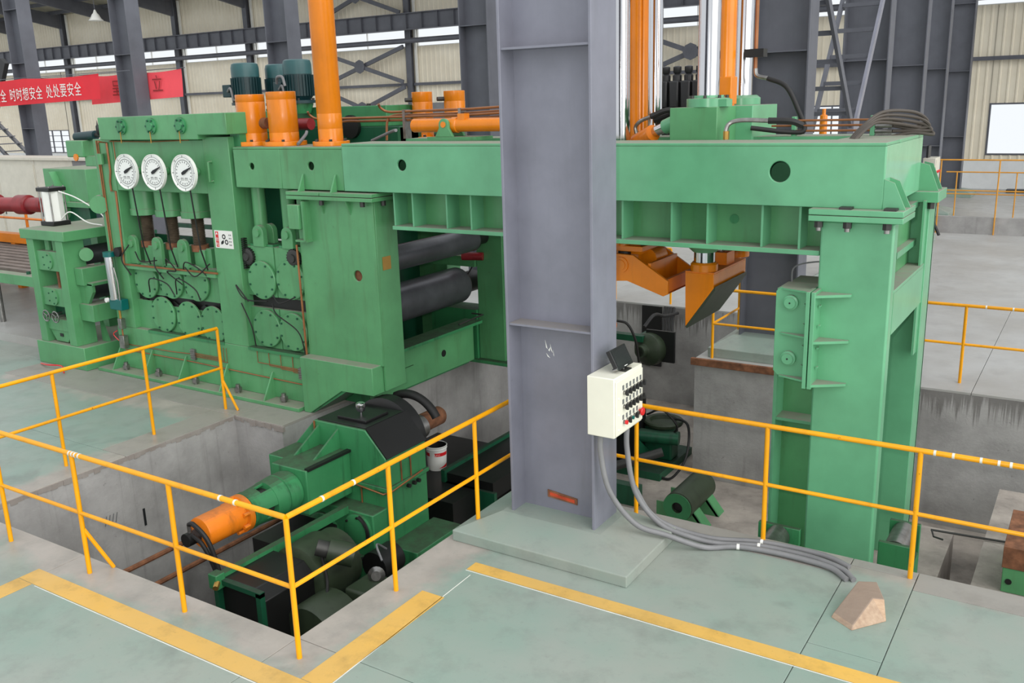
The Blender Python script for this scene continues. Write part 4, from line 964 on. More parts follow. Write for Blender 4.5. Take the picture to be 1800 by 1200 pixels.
# clamp press left of it
cp = thing('clamp_press', 'orange clamp head on chrome guide columns just right of the grey column', 'press', (-4.35, 9.5, 1.8))
for y, r in ((9.05, 0.10), (9.92, 0.085)):
    MB().cyl((-4.42, y, 2.35), (-4.42, y, 7.0), r, n=36).build('chrome_guide', 'chrome', cp)
hc = MB()
for dx, dy in ((0, 0), ): hc.lathe([(0.10, 3.2), (0.10, 4.98), (0.12, 4.99), (0.12, 5.12), (0.10, 5.13), (0.10, 7.0)], (-4.40, 9.45, 0), (0, 0, 1), 32)
hc.build('hydraulic_cylinder', 'orange', cp)
for dx in (-0.07, 0.05, 0.085): MB().cyl((-4.40 + dx, 9.35 + abs(dx) * 0.4, 3.3), (-4.40 + dx, 9.35 + abs(dx) * 0.4, 5.0), 0.018, n=8).build('tie_rod', 'orange', cp)
B(-4.54, -4.22, 9.30, 9.62, 4.98, 5.10).build('cylinder_head', 'orange', cp, bevel=0.01)
MB().cyl((-4.42, 9.30, 5.05), (-4.42, 9.285, 5.05), 0.02, n=10).build('plug', 'rust', cp)
cb = [(-4.75, 2.20), (-4.18, 2.18), (-3.86, 1.98), (-3.78, 1.93), (-3.78, 1.79), (-3.83, 1.765), (-4.25, 1.90), (-4.75, 1.86)]
for y in (8.85, 9.60):
    MB().prism(cb, 'y', y, y + 0.035).build('side_plate', 'orange', cp, bevel=0.003)
MB().cyl((-4.32, 8.85, 2.07), (-4.32, 8.835, 2.07), 0.085, n=28).build('pivot_ring', 'orange', cp); MB().cyl((-4.32, 8.835, 2.07), (-4.32, 8.825, 2.07), 0.055, n=24).build('pivot_cap', 'orange', cp)
B(-3.84, -3.80, 8.885, 9.60, 1.80, 1.94).build('lip_plate', 'orange_old', cp); B(-4.02, -3.99, 8.885, 9.60, 1.86, 2.10).build('cross_plate', 'orange', cp)
MB().prism([(-3.83, 1.765), (-3.80, 1.78), (-4.25, 1.92), (-4.25, 1.90)], 'y', 8.885, 9.6).build('bottom_plate', 'orange_old', cp)
MB().cyl((-4.15, 9.15, 2.10), (-4.15, 9.45, 2.10), 0.11, n=24).build('pivot_barrel', 'orange', cp)
B(-4.62, -4.12, 8.95, 9.55, 2.20, 2.26).build('head_plate', 'orange', cp, bevel=0.006); MB().cyl((-4.42, 9.05, 2.26), (-4.42, 9.05, 2.34), 0.13, n=28).build('head_collar', 'orange', cp)
MB().cyl((-4.35, 9.0, 2.12), (-4.35, 9.0, 2.20), 0.07, n=20).build('spring_seat', 'black', cp)
MB().lathe([(0.001, 2.32), (0.10, 2.32), (0.15, 2.37), (0.15, 2.41)], (-4.42, 9.05, 0), (0, 0, 1), 28).build('guide_bush', N, cp)
flatbar((-4.25, 9.02, 2.24), (-4.05, 10.2, 2.42), 0.16, 0.16, (1, 0, 0)).build('arm', 'orange', cp); flatbar((-4.165, 9.02, 2.24), (-3.965, 10.2, 2.42), 0.05, 0.012, (1, 0, 0)).build('arm_slot', 'black', cp)
MB().cyl((-4.30, 9.20, 3.34), (-4.05, 9.05, 3.44), 0.085, n=20).build('inclined_cylinder', 'orange_old', cp)
MB().cyl((-4.18, 9.14, 3.40), (-3.85, 9.0, 3.52), 0.055, n=20).build('inclined_rod', 'chrome', cp); MB().cyl((-3.90, 9.02, 3.50), (-3.74, 8.97, 3.56), 0.075, n=16).build('rod_eye', N, cp)
MB().tube(bez([(-4.30, 9.18, 3.43), (-4.31, 9.18, 3.50), (-4.25, 9.18, 3.56), (-4.15, 9.2, 3.60)], 6), 0.02, 8).build('hose_elbow', 'steel', cp)
for k in range(3):
    MB().tube(bez([(-4.15, 9.2 + 0.08 * k, 3.60 - 0.04 * k), (-3.98, 9.3 + 0.1 * k, 3.66 - 0.05 * k), (-3.85, 9.5, 3.58 - 0.04 * k), (-3.7, 9.55, 3.50 - 0.03 * k)], 8), 0.03, 8).build('hydraulic_hose', 'rubber', cp)

# valve stack
vs = thing('valve_stack', 'row of black hydraulic valves behind the chrome columns', 'valve', (-4.3, 10.8, 3.31))
B(-4.75, -3.95, 10.6, 10.95, 3.31, 3.66).build('manifold', 'black', vs, bevel=0.01)
for k in range(5):
    x = -4.66 + k * 0.145
    v = B(x - 0.06, x + 0.06, 10.66, 10.9, 3.66, 3.98).build('valve_body', 'plastic_black', vs, bevel=0.02)
    MB().lathe([(0.055, 0), (0.055, 0.06), (0.035, 0.08), (0.05, 0.10), (0.05, 0.16), (0.03, 0.17), (0.001, 0.17)], (x, 10.78, 3.98), (0, 0, 1), 14).build('solenoid', 'plastic_black', v)
B(-5.2, -3.6, 10.55, 11.0, 3.24, 3.30).build('bracket', G, vs)
# green bar with pipes on the right of the gantry top
for i, z in enumerate((3.43, 3.48, 3.53)):
    solo(MB().cyl((-2.95, 9.50, z), (-1.98, 9.50, z), 0.011, n=8), 'copper_pipe', 'copper', ['lowest', 'middle', 'highest'][i] + ' of three thin copper pipes along the gantry top at right', 'pipe', (-2.95, 9.5, z), 'copper pipes on the gantry')
for x in (-2.72, -1.97):
    solo(B(x - 0.02, x + 0.02, 9.46, 9.54, 3.38, 3.57), 'pipe_clamp', N, 'green clamp block holding the copper pipes, ' + ('near the wedge press' if x < -2.5 else 'at the hose ends'), 'clamp', (x, 9.5, 3.38), bevel=0.004)
hl = ['outermost', 'second', 'third', 'innermost']
for k in range(4):
    o = 0.05 * k
    p = bez([(-2.04 + 0.02 * k, 8.92 - 0.03 * k, 3.37), (-1.98 + 0.02 * k, 9.05, 3.47), (-1.85, 9.3, 3.60 - o * 0.6), (-1.62 + 0.02 * k, 9.55 + 0.04 * k, 3.59 - o), (-1.52 + 0.02 * k, 9.68, 3.50 - o * 0.8), (-1.64, 9.62, 3.46 - o * 0.4), (-1.80, 9.52, 3.52 - o)], 10)
    t = thing('hydraulic_hose', hl[k] + ' of four looping black hoses on the right end of the gantry', 'hose', (-2.0, 8.95, 3.38), 'looping hoses on the gantry end')
    MB().tube(p, 0.016, 8).build('hose', 'hose_brown', t); MB().cyl((-1.95, 9.5, 3.52 - o), (-1.80, 9.52, 3.52 - o), 0.022, n=8).build('hose_fitting', 'steel', t)
# ---- cylinders standing on the left end of the gantry
def std_cyl(x, y, z0, h, r, label, name='hydraulic_cylinder', rings=(0.25, 0.86), flange=True, R=None, mat='orange', square=False):
    t = thing(name, label, 'cylinder', (x, y, z0), 'orange cylinders on the gantry')
    R = R or r * 1.5
    if square: B(x - R, x + R, y - R, y + R, z0, z0 + 0.055).build('flange', mat, t, bevel=0.006)
    else: MB().cyl((x, y, z0), (x, y, z0 + 0.055), R, n=32).build('flange', mat, t, bevel=0.004)
    pr = [(r, 0.055)]
    for q in rings: pr += [(r, q * h - 0.004), (r * 0.985, q * h), (r, q * h + 0.004)]
    pr += [(r, h), (r * 0.97, h + 0.004), (0.001, h + 0.004)]
    MB().lathe(pr, (x, y, z0), (0, 0, 1), 40).build('barrel', mat, t)
    hexbolts(t, x, y, z0 + 0.055, R * 0.87, 6, 0.02, 0.025)
    return t
std_cyl(-9.50, 8.58, 3.34, 0.64, 0.185, 'short orange cylinder nearest the dial stand')
std_cyl(-8.93, 8.58, 3.34, 0.66, 0.185, 'short orange cylinder standing second from the dial stand')
std_cyl(-8.10, 8.55, 3.34, 4.5, 0.15, 'tall orange pole standing on the beam left of the grey column', 'tall_cylinder', (0.045, 0.085))
for x, l in ((-8.26, 'left one of two orange cylinders behind the horizontal orange cylinder'), (-7.70, 'right one of two orange cylinders behind the horizontal orange cylinder')):
    t = std_cyl(x, 10.6, 3.30, 0.66, 0.145, l, rings=(0.8,))
    MB().cyl((x - 0.10, 10.5, 3.86), (x - 0.16, 10.42, 3.86), 0.03, n=10).build('port', 'dark_bolt', t)
# horizontal orange cylinder in its cradle
hcy = thing('horizontal_cylinder', 'orange cylinder lying on the gantry beside the grey column', 'cylinder', (-6.7, 9.3, 3.38), 'orange cylinders on the gantry')
MB().lathe([(0.001, 0), (0.07, 0), (0.08, 0.01), (0.08, 0.58), (0.09, 0.59), (0.09, 0.66), (0.078, 0.67), (0.078, 2.0), (0.001, 2.0)], (-7.16, 9.0, 3.55), (1, 0, 0), 32).build('barrel', 'orange', hcy)
B(-6.47, -6.37, 8.95, 9.05, 3.6, 3.68).build('clamp_lug', 'orange', hcy)
B(-6.85, -6.15, 8.85, 9.2, 3.38, 3.42).build('cradle_plate', 'green', hcy)
lug = [(-6.75, 3.42), (-6.49, 3.42), (-6.55, 3.52)] + [(-6.62 + 0.07 * math.cos(a), 3.56 + 0.07 * math.sin(a)) for a in [k * math.pi / 8 for k in range(0, 9)]] + [(-6.69, 3.52)]
for y in (8.87, 9.10): MB().prism(lug, 'y', y, y + 0.04).build('cradle_lug', 'green', hcy, bevel=0.006)
MB().cyl((-6.62, 8.87, 3.56), (-6.62, 8.86, 3.56), 0.035, n=16).build('trunnion', 'orange', hcy)
# copper pipe run along the beam
for i, (z, y) in enumerate(((3.715, 9.40), (3.645, 9.40), (3.605, 9.43), (3.67, 9.46))):
    l = ['top', 'second', 'lowest', 'third'][i] + ' of four copper pipes running along behind the tall orange pole'
    x0 = (-7.95, -9.2, -8.75, -7.9)[i]
    pts = bez([(x0, y - 0.1, 3.36 if i > 1 else z + 0.1), (x0, y - 0.06, z - 0.06 if i > 1 else z + 0.05), (x0 + 0.08, y, z), (x0 + 0.4, y, z)], 5) + [Vector((-6.6, y, z + 0.01)), Vector((-4.8, y + 0.3, z + 0.08))]
    solo(MB().tube(pts, 0.016, 8), 'copper_pipe', 'copper', l, 'pipe', (x0, y, 3.36), 'copper pipes along the beam')
for x in (-7.62, -6.75): solo(B(x - 0.02, x + 0.02, 9.38, 9.50, 3.38, 3.74), 'pipe_clamp', 'steel', ('left' if x < -7.2 else 'right') + ' clamp on the copper pipes behind the beam', 'clamp', (x, 9.44, 3.38))
for k, p in enumerate([[(-9.2, 8.8, 3.52), (-9.28, 8.72, 3.44), (-9.2, 8.6, 3.36)], [(-8.75, 8.8, 3.5), (-8.70, 8.72, 3.46), (-8.62, 8.5, 3.36)], [(-7.4, 8.95, 3.5), (-7.7, 9.2, 3.47), (-8.1, 9.3, 3.36)]]):
    solo(MB().tube(bez(p, 8), 0.02, 8), 'cable', 'hose_grey', ['grey cable curling between the two short orange cylinders', 'grey cable right of the second short orange cylinder', 'grey cable drooping from the copper pipes'][k], 'cable', p[-1])
# thin copper line beside the big column, by the wall bracing
solo(MB().cyl((-5.55, 8.95, 3.38), (-5.70, 8.95, 4.75), 0.014, n=8), 'copper_pipe', 'copper', 'upright copper pipe just left of the grey column', 'pipe', (-5.6, 8.95, 3.38))

# ---- drive motors and gearbox at the back
gbx = thing('rear_gearbox', 'long dark green gearbox behind the tall orange pole', 'machine', (-9.3, 10.6, 3.0))
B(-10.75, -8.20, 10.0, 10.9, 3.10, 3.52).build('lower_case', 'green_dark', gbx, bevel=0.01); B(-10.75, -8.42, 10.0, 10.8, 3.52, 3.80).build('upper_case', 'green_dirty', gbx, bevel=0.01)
B(-8.45, -8.2, 9.95, 10.4, 3.2, 3.5).build('end_box', 'green_dark', gbx); B(-11.5, -10.75, 9.5, 10.9, 3.3, 3.72).build('motor_bed', 'green_dirty', gbx, bevel=0.01)
for x in (-9.05, -9.4): MB().cyl((x, 10.0, 3.52), (x, 9.94, 3.52), 0.16, n=24).build('bearing_cap', 'black', gbx)
MB().cyl((-10.9, 9.45, 3.58), (-9.3, 9.45, 3.58), 0.08, n=16).build('cross_shaft', 'red_paint', gbx)
MB().cyl((-9.42, 8.6, 3.62), (-9.22, 8.6, 3.62), 0.07, n=16).build('shaft_end', 'rust', gbx)
for x in (-8.9, -9.6, -10.1): MB().cyl((x, 10.2, 3.80), (x, 10.2, 3.83), 0.03, n=6).build('bolt', 'dark_bolt', gbx)
def motor(x, y, z, label, tb=True, s=1.0):
    t = thing('electric_motor', label, 'motor', (x, y, z), 'teal motors')
    R = 0.198 * s
    MB().lathe([(R * 1.18, 0), (R * 1.18, 0.04), (R * 0.8, 0.05), (R, 0.10), (R, 0.40)], (x, y, z), (0, 0, 1), 36).build('motor_body', 'teal', t)
    MB().lathe([(R * 1.02, 0.40), (R * 1.02, 0.53), (R * 0.95, 0.585), (R * 0.80, 0.60), (0.001, 0.60)], (x, y, z), (0, 0, 1), 36).build('fan_cowl', 'teal_cap', t)
    fn = MB()
    for k in range(28):
        a = 2 * math.pi * k / 28; ca, sa = math.cos(a), math.sin(a)
        q = [(R, -0.006), (R + 0.022, -0.006), (R + 0.022, 0.006), (R, 0.006)]
        fn.add([(x + r * ca - w * sa, y + r * sa + w * ca, z + h) for h in (0.10, 0.39) for r, w in q], [(0, 1, 5, 4), (1, 2, 6, 5), (2, 3, 7, 6), (0, 3, 2, 1), (4, 5, 6, 7)])
    fn.build('cooling_fins', 'teal', t, smooth=False, kind='stuff')
    MB().lathe([(R * 0.75, -0.14), (R * 0.95, -0.02), (R * 0.95, 0.0)], (x, y, z), (0, 0, 1), 28).build('mount_cone', 'green_dirty', t)
    if tb:
        b = B(x - R - 0.15, x - R + 0.02, y - 0.16, y + 0.02, z + 0.12, z + 0.30).build('terminal_box', 'teal', t, bevel=0.01)
        MB().tube(bez([(x - R - 0.02, y - 0.17, z + 0.2), (x - R + 0.1, y - 0.22, z + 0.24), (x - R + 0.12, y - 0.2, z + 0.05)], 6), 0.018, 8).build('cable', 'hose_grey', b)
    hexbolts(t, x, y, z + 0.04, R * 1.1, 6, 0.016, 0.03)
    return t
motor(-10.95, 9.85, 3.86, 'dark teal motor nearest the dial stand, leftmost of three')
motor(-10.72, 10.30, 3.84, 'dark teal motor partly hidden behind the leftmost one', tb=False)
m3 = motor(-9.88, 9.85, 3.86, 'dark teal motor just left of the tall orange pole')
MB().tube(bez([(-10.05, 9.6, 4.14), (-9.98, 9.55, 4.22), (-9.88, 9.55, 4.22), (-9.85, 9.56, 4.10)], 6), 0.02, 8).build('red_sleeve_cable', 'hose_grey', m3)
# ================================================================== DRIVE PIT MACHINERY
GD = 'green_dirty'
dg = thing('drive_gearbox', 'big oily green gearbox in the drive pit with a black top', 'gearbox', (-7.0, 7.6, D1))
body = [(-7.53, 0.27), (-6.75, 0.27), (-6.47, -0.03), (-6.47, -1.36), (-7.95, -1.36), (-7.95, -0.16)]
MB().prism(body, 'y', 7.3, 8.02).build('case', GD, dg, bevel=0.012)
B(-7.53, -7.0, 6.6, 7.3, -0.54, -0.017).build('input_box', GD, dg, bevel=0.012)
B(-7.85, -7.53, 6.85, 7.3, -0.5, -0.06).build('side_box', GD, dg, bevel=0.012)
for x in (-7.46, -7.16): MB().prism([(7.3, 0.22), (7.3, -0.017), (6.88, -0.017)], 'x', x - 0.012, x + 0.012).build('rib', GD, dg)
B(-7.04, -6.98, 6.62, 7.3, -0.03, 0.0).build('box_edge', 'black', dg)
MB().prism([(-7.5, 0.272), (-6.76, 0.272), (-6.76, 0.285), (-7.5, 0.285)], 'y', 7.33, 8.0).build('top_cover', 'black', dg, bevel=0.004)
B(-7.30, -6.86, 7.45, 7.85, 0.285, 0.315).build('inspection_lid', 'black', dg, bevel=0.006)
MB().prism([(-6.745, 0.275), (-6.462, -0.035), (-6.45, -0.025), (-6.735, 0.29)], 'y', 7.31, 8.02).build('shoulder_cover', 'black', dg)
# split line and pipes
B(-7.97, -6.44, 7.27, 8.03, -0.42, -0.37).build('joint_flange', GD, dg, bevel=0.006)
pipe([(-7.5, 7.262, -0.36), (-6.9, 7.262, -0.40), (-6.50, 7.262, -0.44), (-6.435, 7.35, -0.42), (-6.435, 7.9, -0.36)], 0.010, parent=dg)
for y in (7.55, 7.72): pipe([(-6.462, y, -0.1), (-6.462, y, -0.42)], 0.010, parent=dg)
for x in (-7.2, -6.85): pipe([(x, 7.285, -0.42), (x, 7.285, -0.9)], 0.009, parent=dg)
pipe([(-7.52, 7.29, 0.26), (-7.52, 7.29, 0.15)], 0.012, parent=dg)
for y in (7.62, 7.72, 7.80): MB().cyl((-6.44, y, -0.45), (-6.40, y, -0.45), 0.025, n=8).build('bolt', 'black', dg)
# lower case with round covers
B(-7.55, -6.5, 7.06, 8.0, D1, -0.62).build('lower_case', GD, dg, bevel=0.015)
B(-6.5, -6.08, 7.2, 8.08, D1, -1.30).build('lower_case', GD, dg, bevel=0.015)
B(-6.47, -6.05, 7.25, 8.1, -1.30, -1.05).build('foot_flange', GD, dg, bevel=0.01)
for x, z, r in ((-6.72, -0.84, 0.20), (-7.26, -0.98, 0.24), (-6.72, -1.34, 0.2)):
    cv = MB().lathe([(r, 0), (r, 0.03), (r - 0.02, 0.04), (0.001, 0.04)], (x, 7.06, z), (0, -1, 0), 32).build('round_cover', GD, dg)
    for k in range(6):
        a = k * math.pi / 3 + 0.4; px, pz = x + (r - 0.03) * math.cos(a), z + (r - 0.03) * math.sin(a)
        MB().cyl((px, 7.02, pz), (px, 7.0, pz), 0.014, n=6).build('bolt', 'black', cv)
    MB().tube([(x + r * 0.9 * math.cos(a_), 7.0, z + r * 1.02 * math.sin(a_)) for a_ in [k * 0.16 - 0.2 for k in range(10)]], 0.022, 6).build('oil_guard', 'black', cv)
# black belt guard, shaft and spindle on the far side
MB().lathe([(0.001, 0), (0.44, 0), (0.50, 0.03), (0.50, 0.20), (0.44, 0.24), (0.001, 0.24)], (-7.12, 8.04, -0.13), (0, 1, 0), 40).build('belt_guard', 'black', dg)
MB().tube([(-7.0 + 0.46 * math.cos(a), 8.42, -0.12 + 0.46 * math.sin(a)) for a in [0.5 + k * 0.12 for k in range(14)]], 0.055, 10).build('rubber_belt', 'rubber', dg)
MB().cyl((-6.93, 8.28, -0.10), (-6.93, 8.52, -0.10), 0.15, n=28).build('shaft_ring', 'steel', dg)
MB().lathe([(0.09, 0), (0.12, 0.03), (0.12, 0.45), (0.10, 0.48), (0.001, 0.48)], (-6.98, 8.52, -0.10), (0, 1, 0), 24).build('spindle', 'rust', dg)
# chrome breather on the lid
MB().lathe([(0.012, 0), (0.012, 0.03), (0.045, 0.05), (0.062, 0.10), (0.055, 0.14), (0.03, 0.155), (0.001, 0.16)], (-7.06, 7.6, 0.315), (0, 0, 1), 20).build('breather', 'chrome', dg)
# hydraulic motor with lantern
hm = thing('hydraulic_motor', 'orange hydraulic cylinder with green lantern at the front of the pit gearbox', 'cylinder', (-7.27, 6.0, -0.5))
ax = (-7.27, -0.28)
MB().lathe([(0.086, -0.02), (0.159, 0.0), (0.163, 0.02), (0.163, 0.50)], (ax[0], 5.37, ax[1]), (0, 1, 0), 36).build('barrel', 'orange_old', hm)
MB().lathe([(0.163, 0), (0.202, 0.01), (0.202, 0.07), (0.172, 0.075)], (ax[0], 5.85, ax[1]), (0, 1, 0), 36).build('flange', 'orange_old', hm)
for k in range(8):
    a = k * math.pi / 4 + 0.3
    MB().cyl((ax[0] + 0.18 * math.cos(a), 5.79, ax[1] + 0.18 * math.sin(a)), (ax[0] + 0.18 * math.cos(a), 5.86, ax[1] + 0.18 * math.sin(a)), 0.022, n=8).build('bolt', 'orange_old', hm)
MB().lathe([(0.176, 0), (0.202, 0.005), (0.202, 0.07), (0.176, 0.075), (0.129, 0.075), (0.129, 0.0)], (ax[0], 5.925, ax[1]), (0, 1, 0), 36).build('lantern_ring', GD, hm)
MB().lathe([(0.189, 0), (0.232, 0.02), (0.232, 0.16), (0.138, 0.17), (0.138, 0.0)], (ax[0], 6.385, ax[1]), (0, 1, 0), 36).build('lantern_ring', GD, hm)
MB().lathe([(0.172, 0), (0.215, 0), (0.215, 0.05), (0.172, 0.05)], (ax[0], 6.545, ax[1]), (0, 1, 0), 36).build('mount_ring', GD, hm)
for k in range(4):
    a0 = k * math.pi / 2 + 0.05; q = MB(); vs = []; fs = []; nn = 7
    for i in range(nn):
        a = a0 + math.radians(56) * i / (nn - 1)
        for r, y in ((0.163, 5.99), (0.194, 5.99), (0.225, 6.40), (0.19, 6.40)): vs.append((ax[0] + r * math.cos(a), y, ax[1] + r * math.sin(a)))
    for i in range(nn - 1):
        for j in range(4): fs.append((4 * i + j, 4 * i + (j + 1) % 4, 4 * i + 4 + (j + 1) % 4, 4 * i + 4 + j))
    fs += [(0, 1, 2, 3), (4 * nn - 1, 4 * nn - 2, 4 * nn - 3, 4 * nn - 4)]
    q.add(vs, fs).build('lantern_bar', GD, hm, bevel=0.006)
MB().lathe([(0.163, 0), (0.194, 0), (0.202, 0.10), (0.172, 0.10)], (ax[0], 5.995, ax[1]), (0, 1, 0), 32).build('lantern_neck', GD, hm)
MB().lathe([(0.189, 0), (0.217, 0), (0.232, 0.16), (0.189, 0.16)], (ax[0], 6.23, ax[1]), (0, 1, 0), 32).build('lantern_neck', GD, hm)
MB().cyl((ax[0], 5.93, ax[1]), (ax[0], 6.58, ax[1]), 0.11, n=20).build('coupling', 'black', hm)
MB().cyl((ax[0], 6.1, ax[1]), (ax[0], 6.26, ax[1]), 0.15, n=20).build('coupling_hub', 'dark_bolt', hm)
MB().cyl((ax[0] - 0.02, 5.21, ax[1] - 0.02), (ax[0] - 0.02, 5.37, ax[1] - 0.02), 0.07, n=16).build('rotary_joint', 'black', hm)
MB().cyl((ax[0] - 0.02, 5.27, ax[1]), (ax[0] - 0.02, 5.27, ax[1] + 0.13), 0.022, n=10).build('fitting', 'steel', hm)
MB().tube(bez([(ax[0] - 0.02, 5.27, ax[1] + 0.13), (ax[0] + 0.08, 5.25, ax[1] + 0.16), (ax[0] + 0.24, 5.27, ax[1] + 0.02), (ax[0] + 0.30, 5.31, ax[1] - 0.3), (ax[0] + 0.32, 5.36, ax[1] - 0.8)], 8), 0.024, 8).build('hose', 'rubber', hm)
MB().tube(bez([(ax[0] + 0.03, 5.26, ax[1] + 0.03), (ax[0] + 0.18, 5.26, ax[1] - 0.05), (ax[0] + 0.26, 5.31, ax[1] - 0.35), (ax[0] + 0.27, 5.36, ax[1] - 0.8)], 8), 0.022, 8).build('hose', 'rubber', hm)
B(-7.5, -6.9, 6.2, 6.9, D1, -0.75).build('support', 'black', hm)
sb = thing('support_beam', 'green channel beam under the orange hydraulic cylinder in the pit', 'beam', (-6.9, 6.0, -0.66))
B(-6.93, -6.85, 5.25, 7.05, -0.66, -0.57).build('channel', GD, sb); B(-6.95, -6.83, 5.16, 5.27, -0.70, -0.54).build('valve', GD, sb, bevel=0.01)
MB().cyl((-6.84, 5.18, -0.62), (-6.80, 5.12, -0.64), 0.03, n=8).build('valve_nut', 'brass', sb)
for i, (x, z) in enumerate(((-8.45, -0.95), (-8.25, -1.15))):
    solo(MB().tube([(x, 4.6, z - 0.02), (x, 7.3, z)], 0.03, 8), 'pit_pipe', 'rust', ('upper' if i == 0 else 'lower') + ' rusty pipe along the left side of the drive pit', 'pipe', (x, 4.6, z))
# electric drive motor
em = thing('drive_motor', 'grimy dark motor with a black guard box at the near pit corner', 'motor', (-6.4, 5.9, D1))
gbp = [(-6.95, D1 + 0.25), (-6.95, -0.66), (-6.90, -0.61), (-6.42, -0.61), (-6.30, -0.72), (-6.30, D1 + 0.25)]
MB().prism(gbp, 'y', 5.28, 5.92).build('guard_box', 'black', em, bevel=0.008)
fr = MB()
for x in (-6.96, -6.36): fr.box(x, x + 0.06, 5.22, 5.28, D1, -0.62)
for z in (-0.66, -1.5): fr.box(-6.96, -6.30, 5.22, 5.28, z, z + 0.05)
fr.build('guard_frame', 'green_dark', em, smooth=False)
MB().lathe([(0.30, 0), (0.36, 0.03), (0.37, 0.42), (0.33, 0.5), (0.33, 0.62), (0.001, 0.62)], (-6.55, 5.92, -0.88), (0, 1, 0), 40).build('drum', 'olive', em)
MB().lathe([(0.001, 0), (0.33, 0), (0.35, 0.04), (0.35, 0.42), (0.30, 0.46), (0.001, 0.46)], (-6.05, 5.55, -1.20), (0, 1, 0), 32).build('motor_body', 'olive', em)
B(-6.35, -5.75, 5.50, 6.1, -1.75, -1.25).build('motor_feet', 'olive', em, bevel=0.03)
B(-6.0, -5.7, 6.02, 6.42, -1.25, -0.85).build('terminal_box', 'olive', em, bevel=0.03)
MB().cyl((-6.2, 6.05, -0.50), (-6.0, 6.2, -0.58), 0.12, n=20).build('fan_motor', 'olive', em)
MB().cyl((-6.29, 5.98, -0.46), (-6.2, 6.05, -0.50), 0.085, n=16).build('fan_flange', 'dark_bolt', em)
MB().tube(bez([(-6.25, 6.0, -0.55), (-6.15, 5.95, -0.8), (-6.0, 5.75, -1.0), (-5.9, 5.6, -1.6)], 8), 0.015, 8).build('cable', 'rubber', em)
MB().cyl((-6.2, 6.7, -1.0), (-6.2, 7.02, -1.0), 0.17, n=24).build('coupling', 'black', em)
MB().lathe([(0.001, 0), (0.07, 0.01), (0.09, 0.06), (0.05, 0.1), (0.001, 0.1)], (-5.85, 6.36, -0.82), (0.4, -0.6, 0.2), 16).build('limit_switch', 'steel', em)
MB().tube(bez([(-5.9, 6.5, -0.75), (-6.05, 6.6, -0.65), (-6.1, 6.8, -0.8)], 6), 0.012, 6).build('wire', 'hose_grey', em)
B(-6.9, -5.7, 5.3, 7.0, D1, D1 + 0.5).build('bed', 'green_dark', em)
B(-6.5, -5.5, 6.15, 6.9, -1.9, -1.3).build('small_gearbox', 'green_dark', em, bevel=0.02)

# bucket
bc = thing('paint_bucket', 'open white paint bucket with red bands on the dark pit ledge', 'bucket', (-7.44, 9.46, -1.10))
bx, by, bz = -7.44, 9.46, -1.10
MB().lathe([(0.001, 0), (0.125, 0), (0.13, 0.01), (0.143, 0.30), (0.150, 0.305), (0.150, 0.315), (0.145, 0.32), (0.150, 0.335), (0.153, 0.345), (0.146, 0.35), (0.140, 0.34), (0.125, 0.02), (0.001, 0.02)], (bx, by, bz), (0, 0, 1), 36).build('shell', 'white', bc)
MB().lathe([(0.122, 0.0), (0.139, 0.33), (0.136, 0.33), (0.119, 0.0)], (bx, by, bz + 0.015), (0, 0, 1), 32).build('paint_residue', 'black', bc)
def band(z0, z1, a0, a1, nm, mat, taper=False):
    m = MB(); n = 14; vs = []; fs = []
    for i in range(n + 1):
        a = a0 + (a1 - a0) * i / n; t = i / n if taper else 1
        for z in (z0, z0 + (z1 - z0) * t):
            r = 0.1305 + 0.013 * z / 0.30 + 0.0008; vs.append((bx + r * math.cos(a), by + r * math.sin(a), bz + z))
    for i in range(n): fs.append((2 * i, 2 * i + 2, 2 * i + 3, 2 * i + 1))
    m.add(vs, fs).build(nm, mat, bc, fix=False)
fa = math.atan2(-by, -bx)
band(0.215, 0.265, fa - 0.22, fa + 1.3, 'red_band', 'red'); band(0.215, 0.265, fa - 1.5, fa - 0.75, 'red_band', 'red'); band(0.04, 0.09, fa + 0.15, fa + 1.3, 'red_swoosh', 'red', True)
for i, ch in enumerate('DП'):
    a = fa - 0.10 + i * 0.30; r = 0.1415
    text_mesh(ch, 0.048, 'bucket_lettering', 'white', bc, (bx + r * math.cos(a), by + r * math.sin(a), bz + 0.224), (R90, 0, a + R90), align='CENTER')
# dark beams in the shadow beside the bucket
ub = thing('pit_conveyor', 'black-topped green conveyor frame in the pit shadow left of the grey column', 'machine', (-6.7, 9.6, D2))
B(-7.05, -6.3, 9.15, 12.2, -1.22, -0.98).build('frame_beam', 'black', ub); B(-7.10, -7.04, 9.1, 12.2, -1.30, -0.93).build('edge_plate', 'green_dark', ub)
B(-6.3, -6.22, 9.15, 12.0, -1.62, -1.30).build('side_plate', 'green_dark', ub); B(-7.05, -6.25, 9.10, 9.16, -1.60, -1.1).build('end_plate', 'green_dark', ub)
B(-6.9, -6.3, 9.3, 9.5, D2, -1.6).build('leg', 'green_dark', ub); B(-6.9, -6.3, 11.5, 11.7, D2, -1.6).build('leg', 'green_dark', ub)

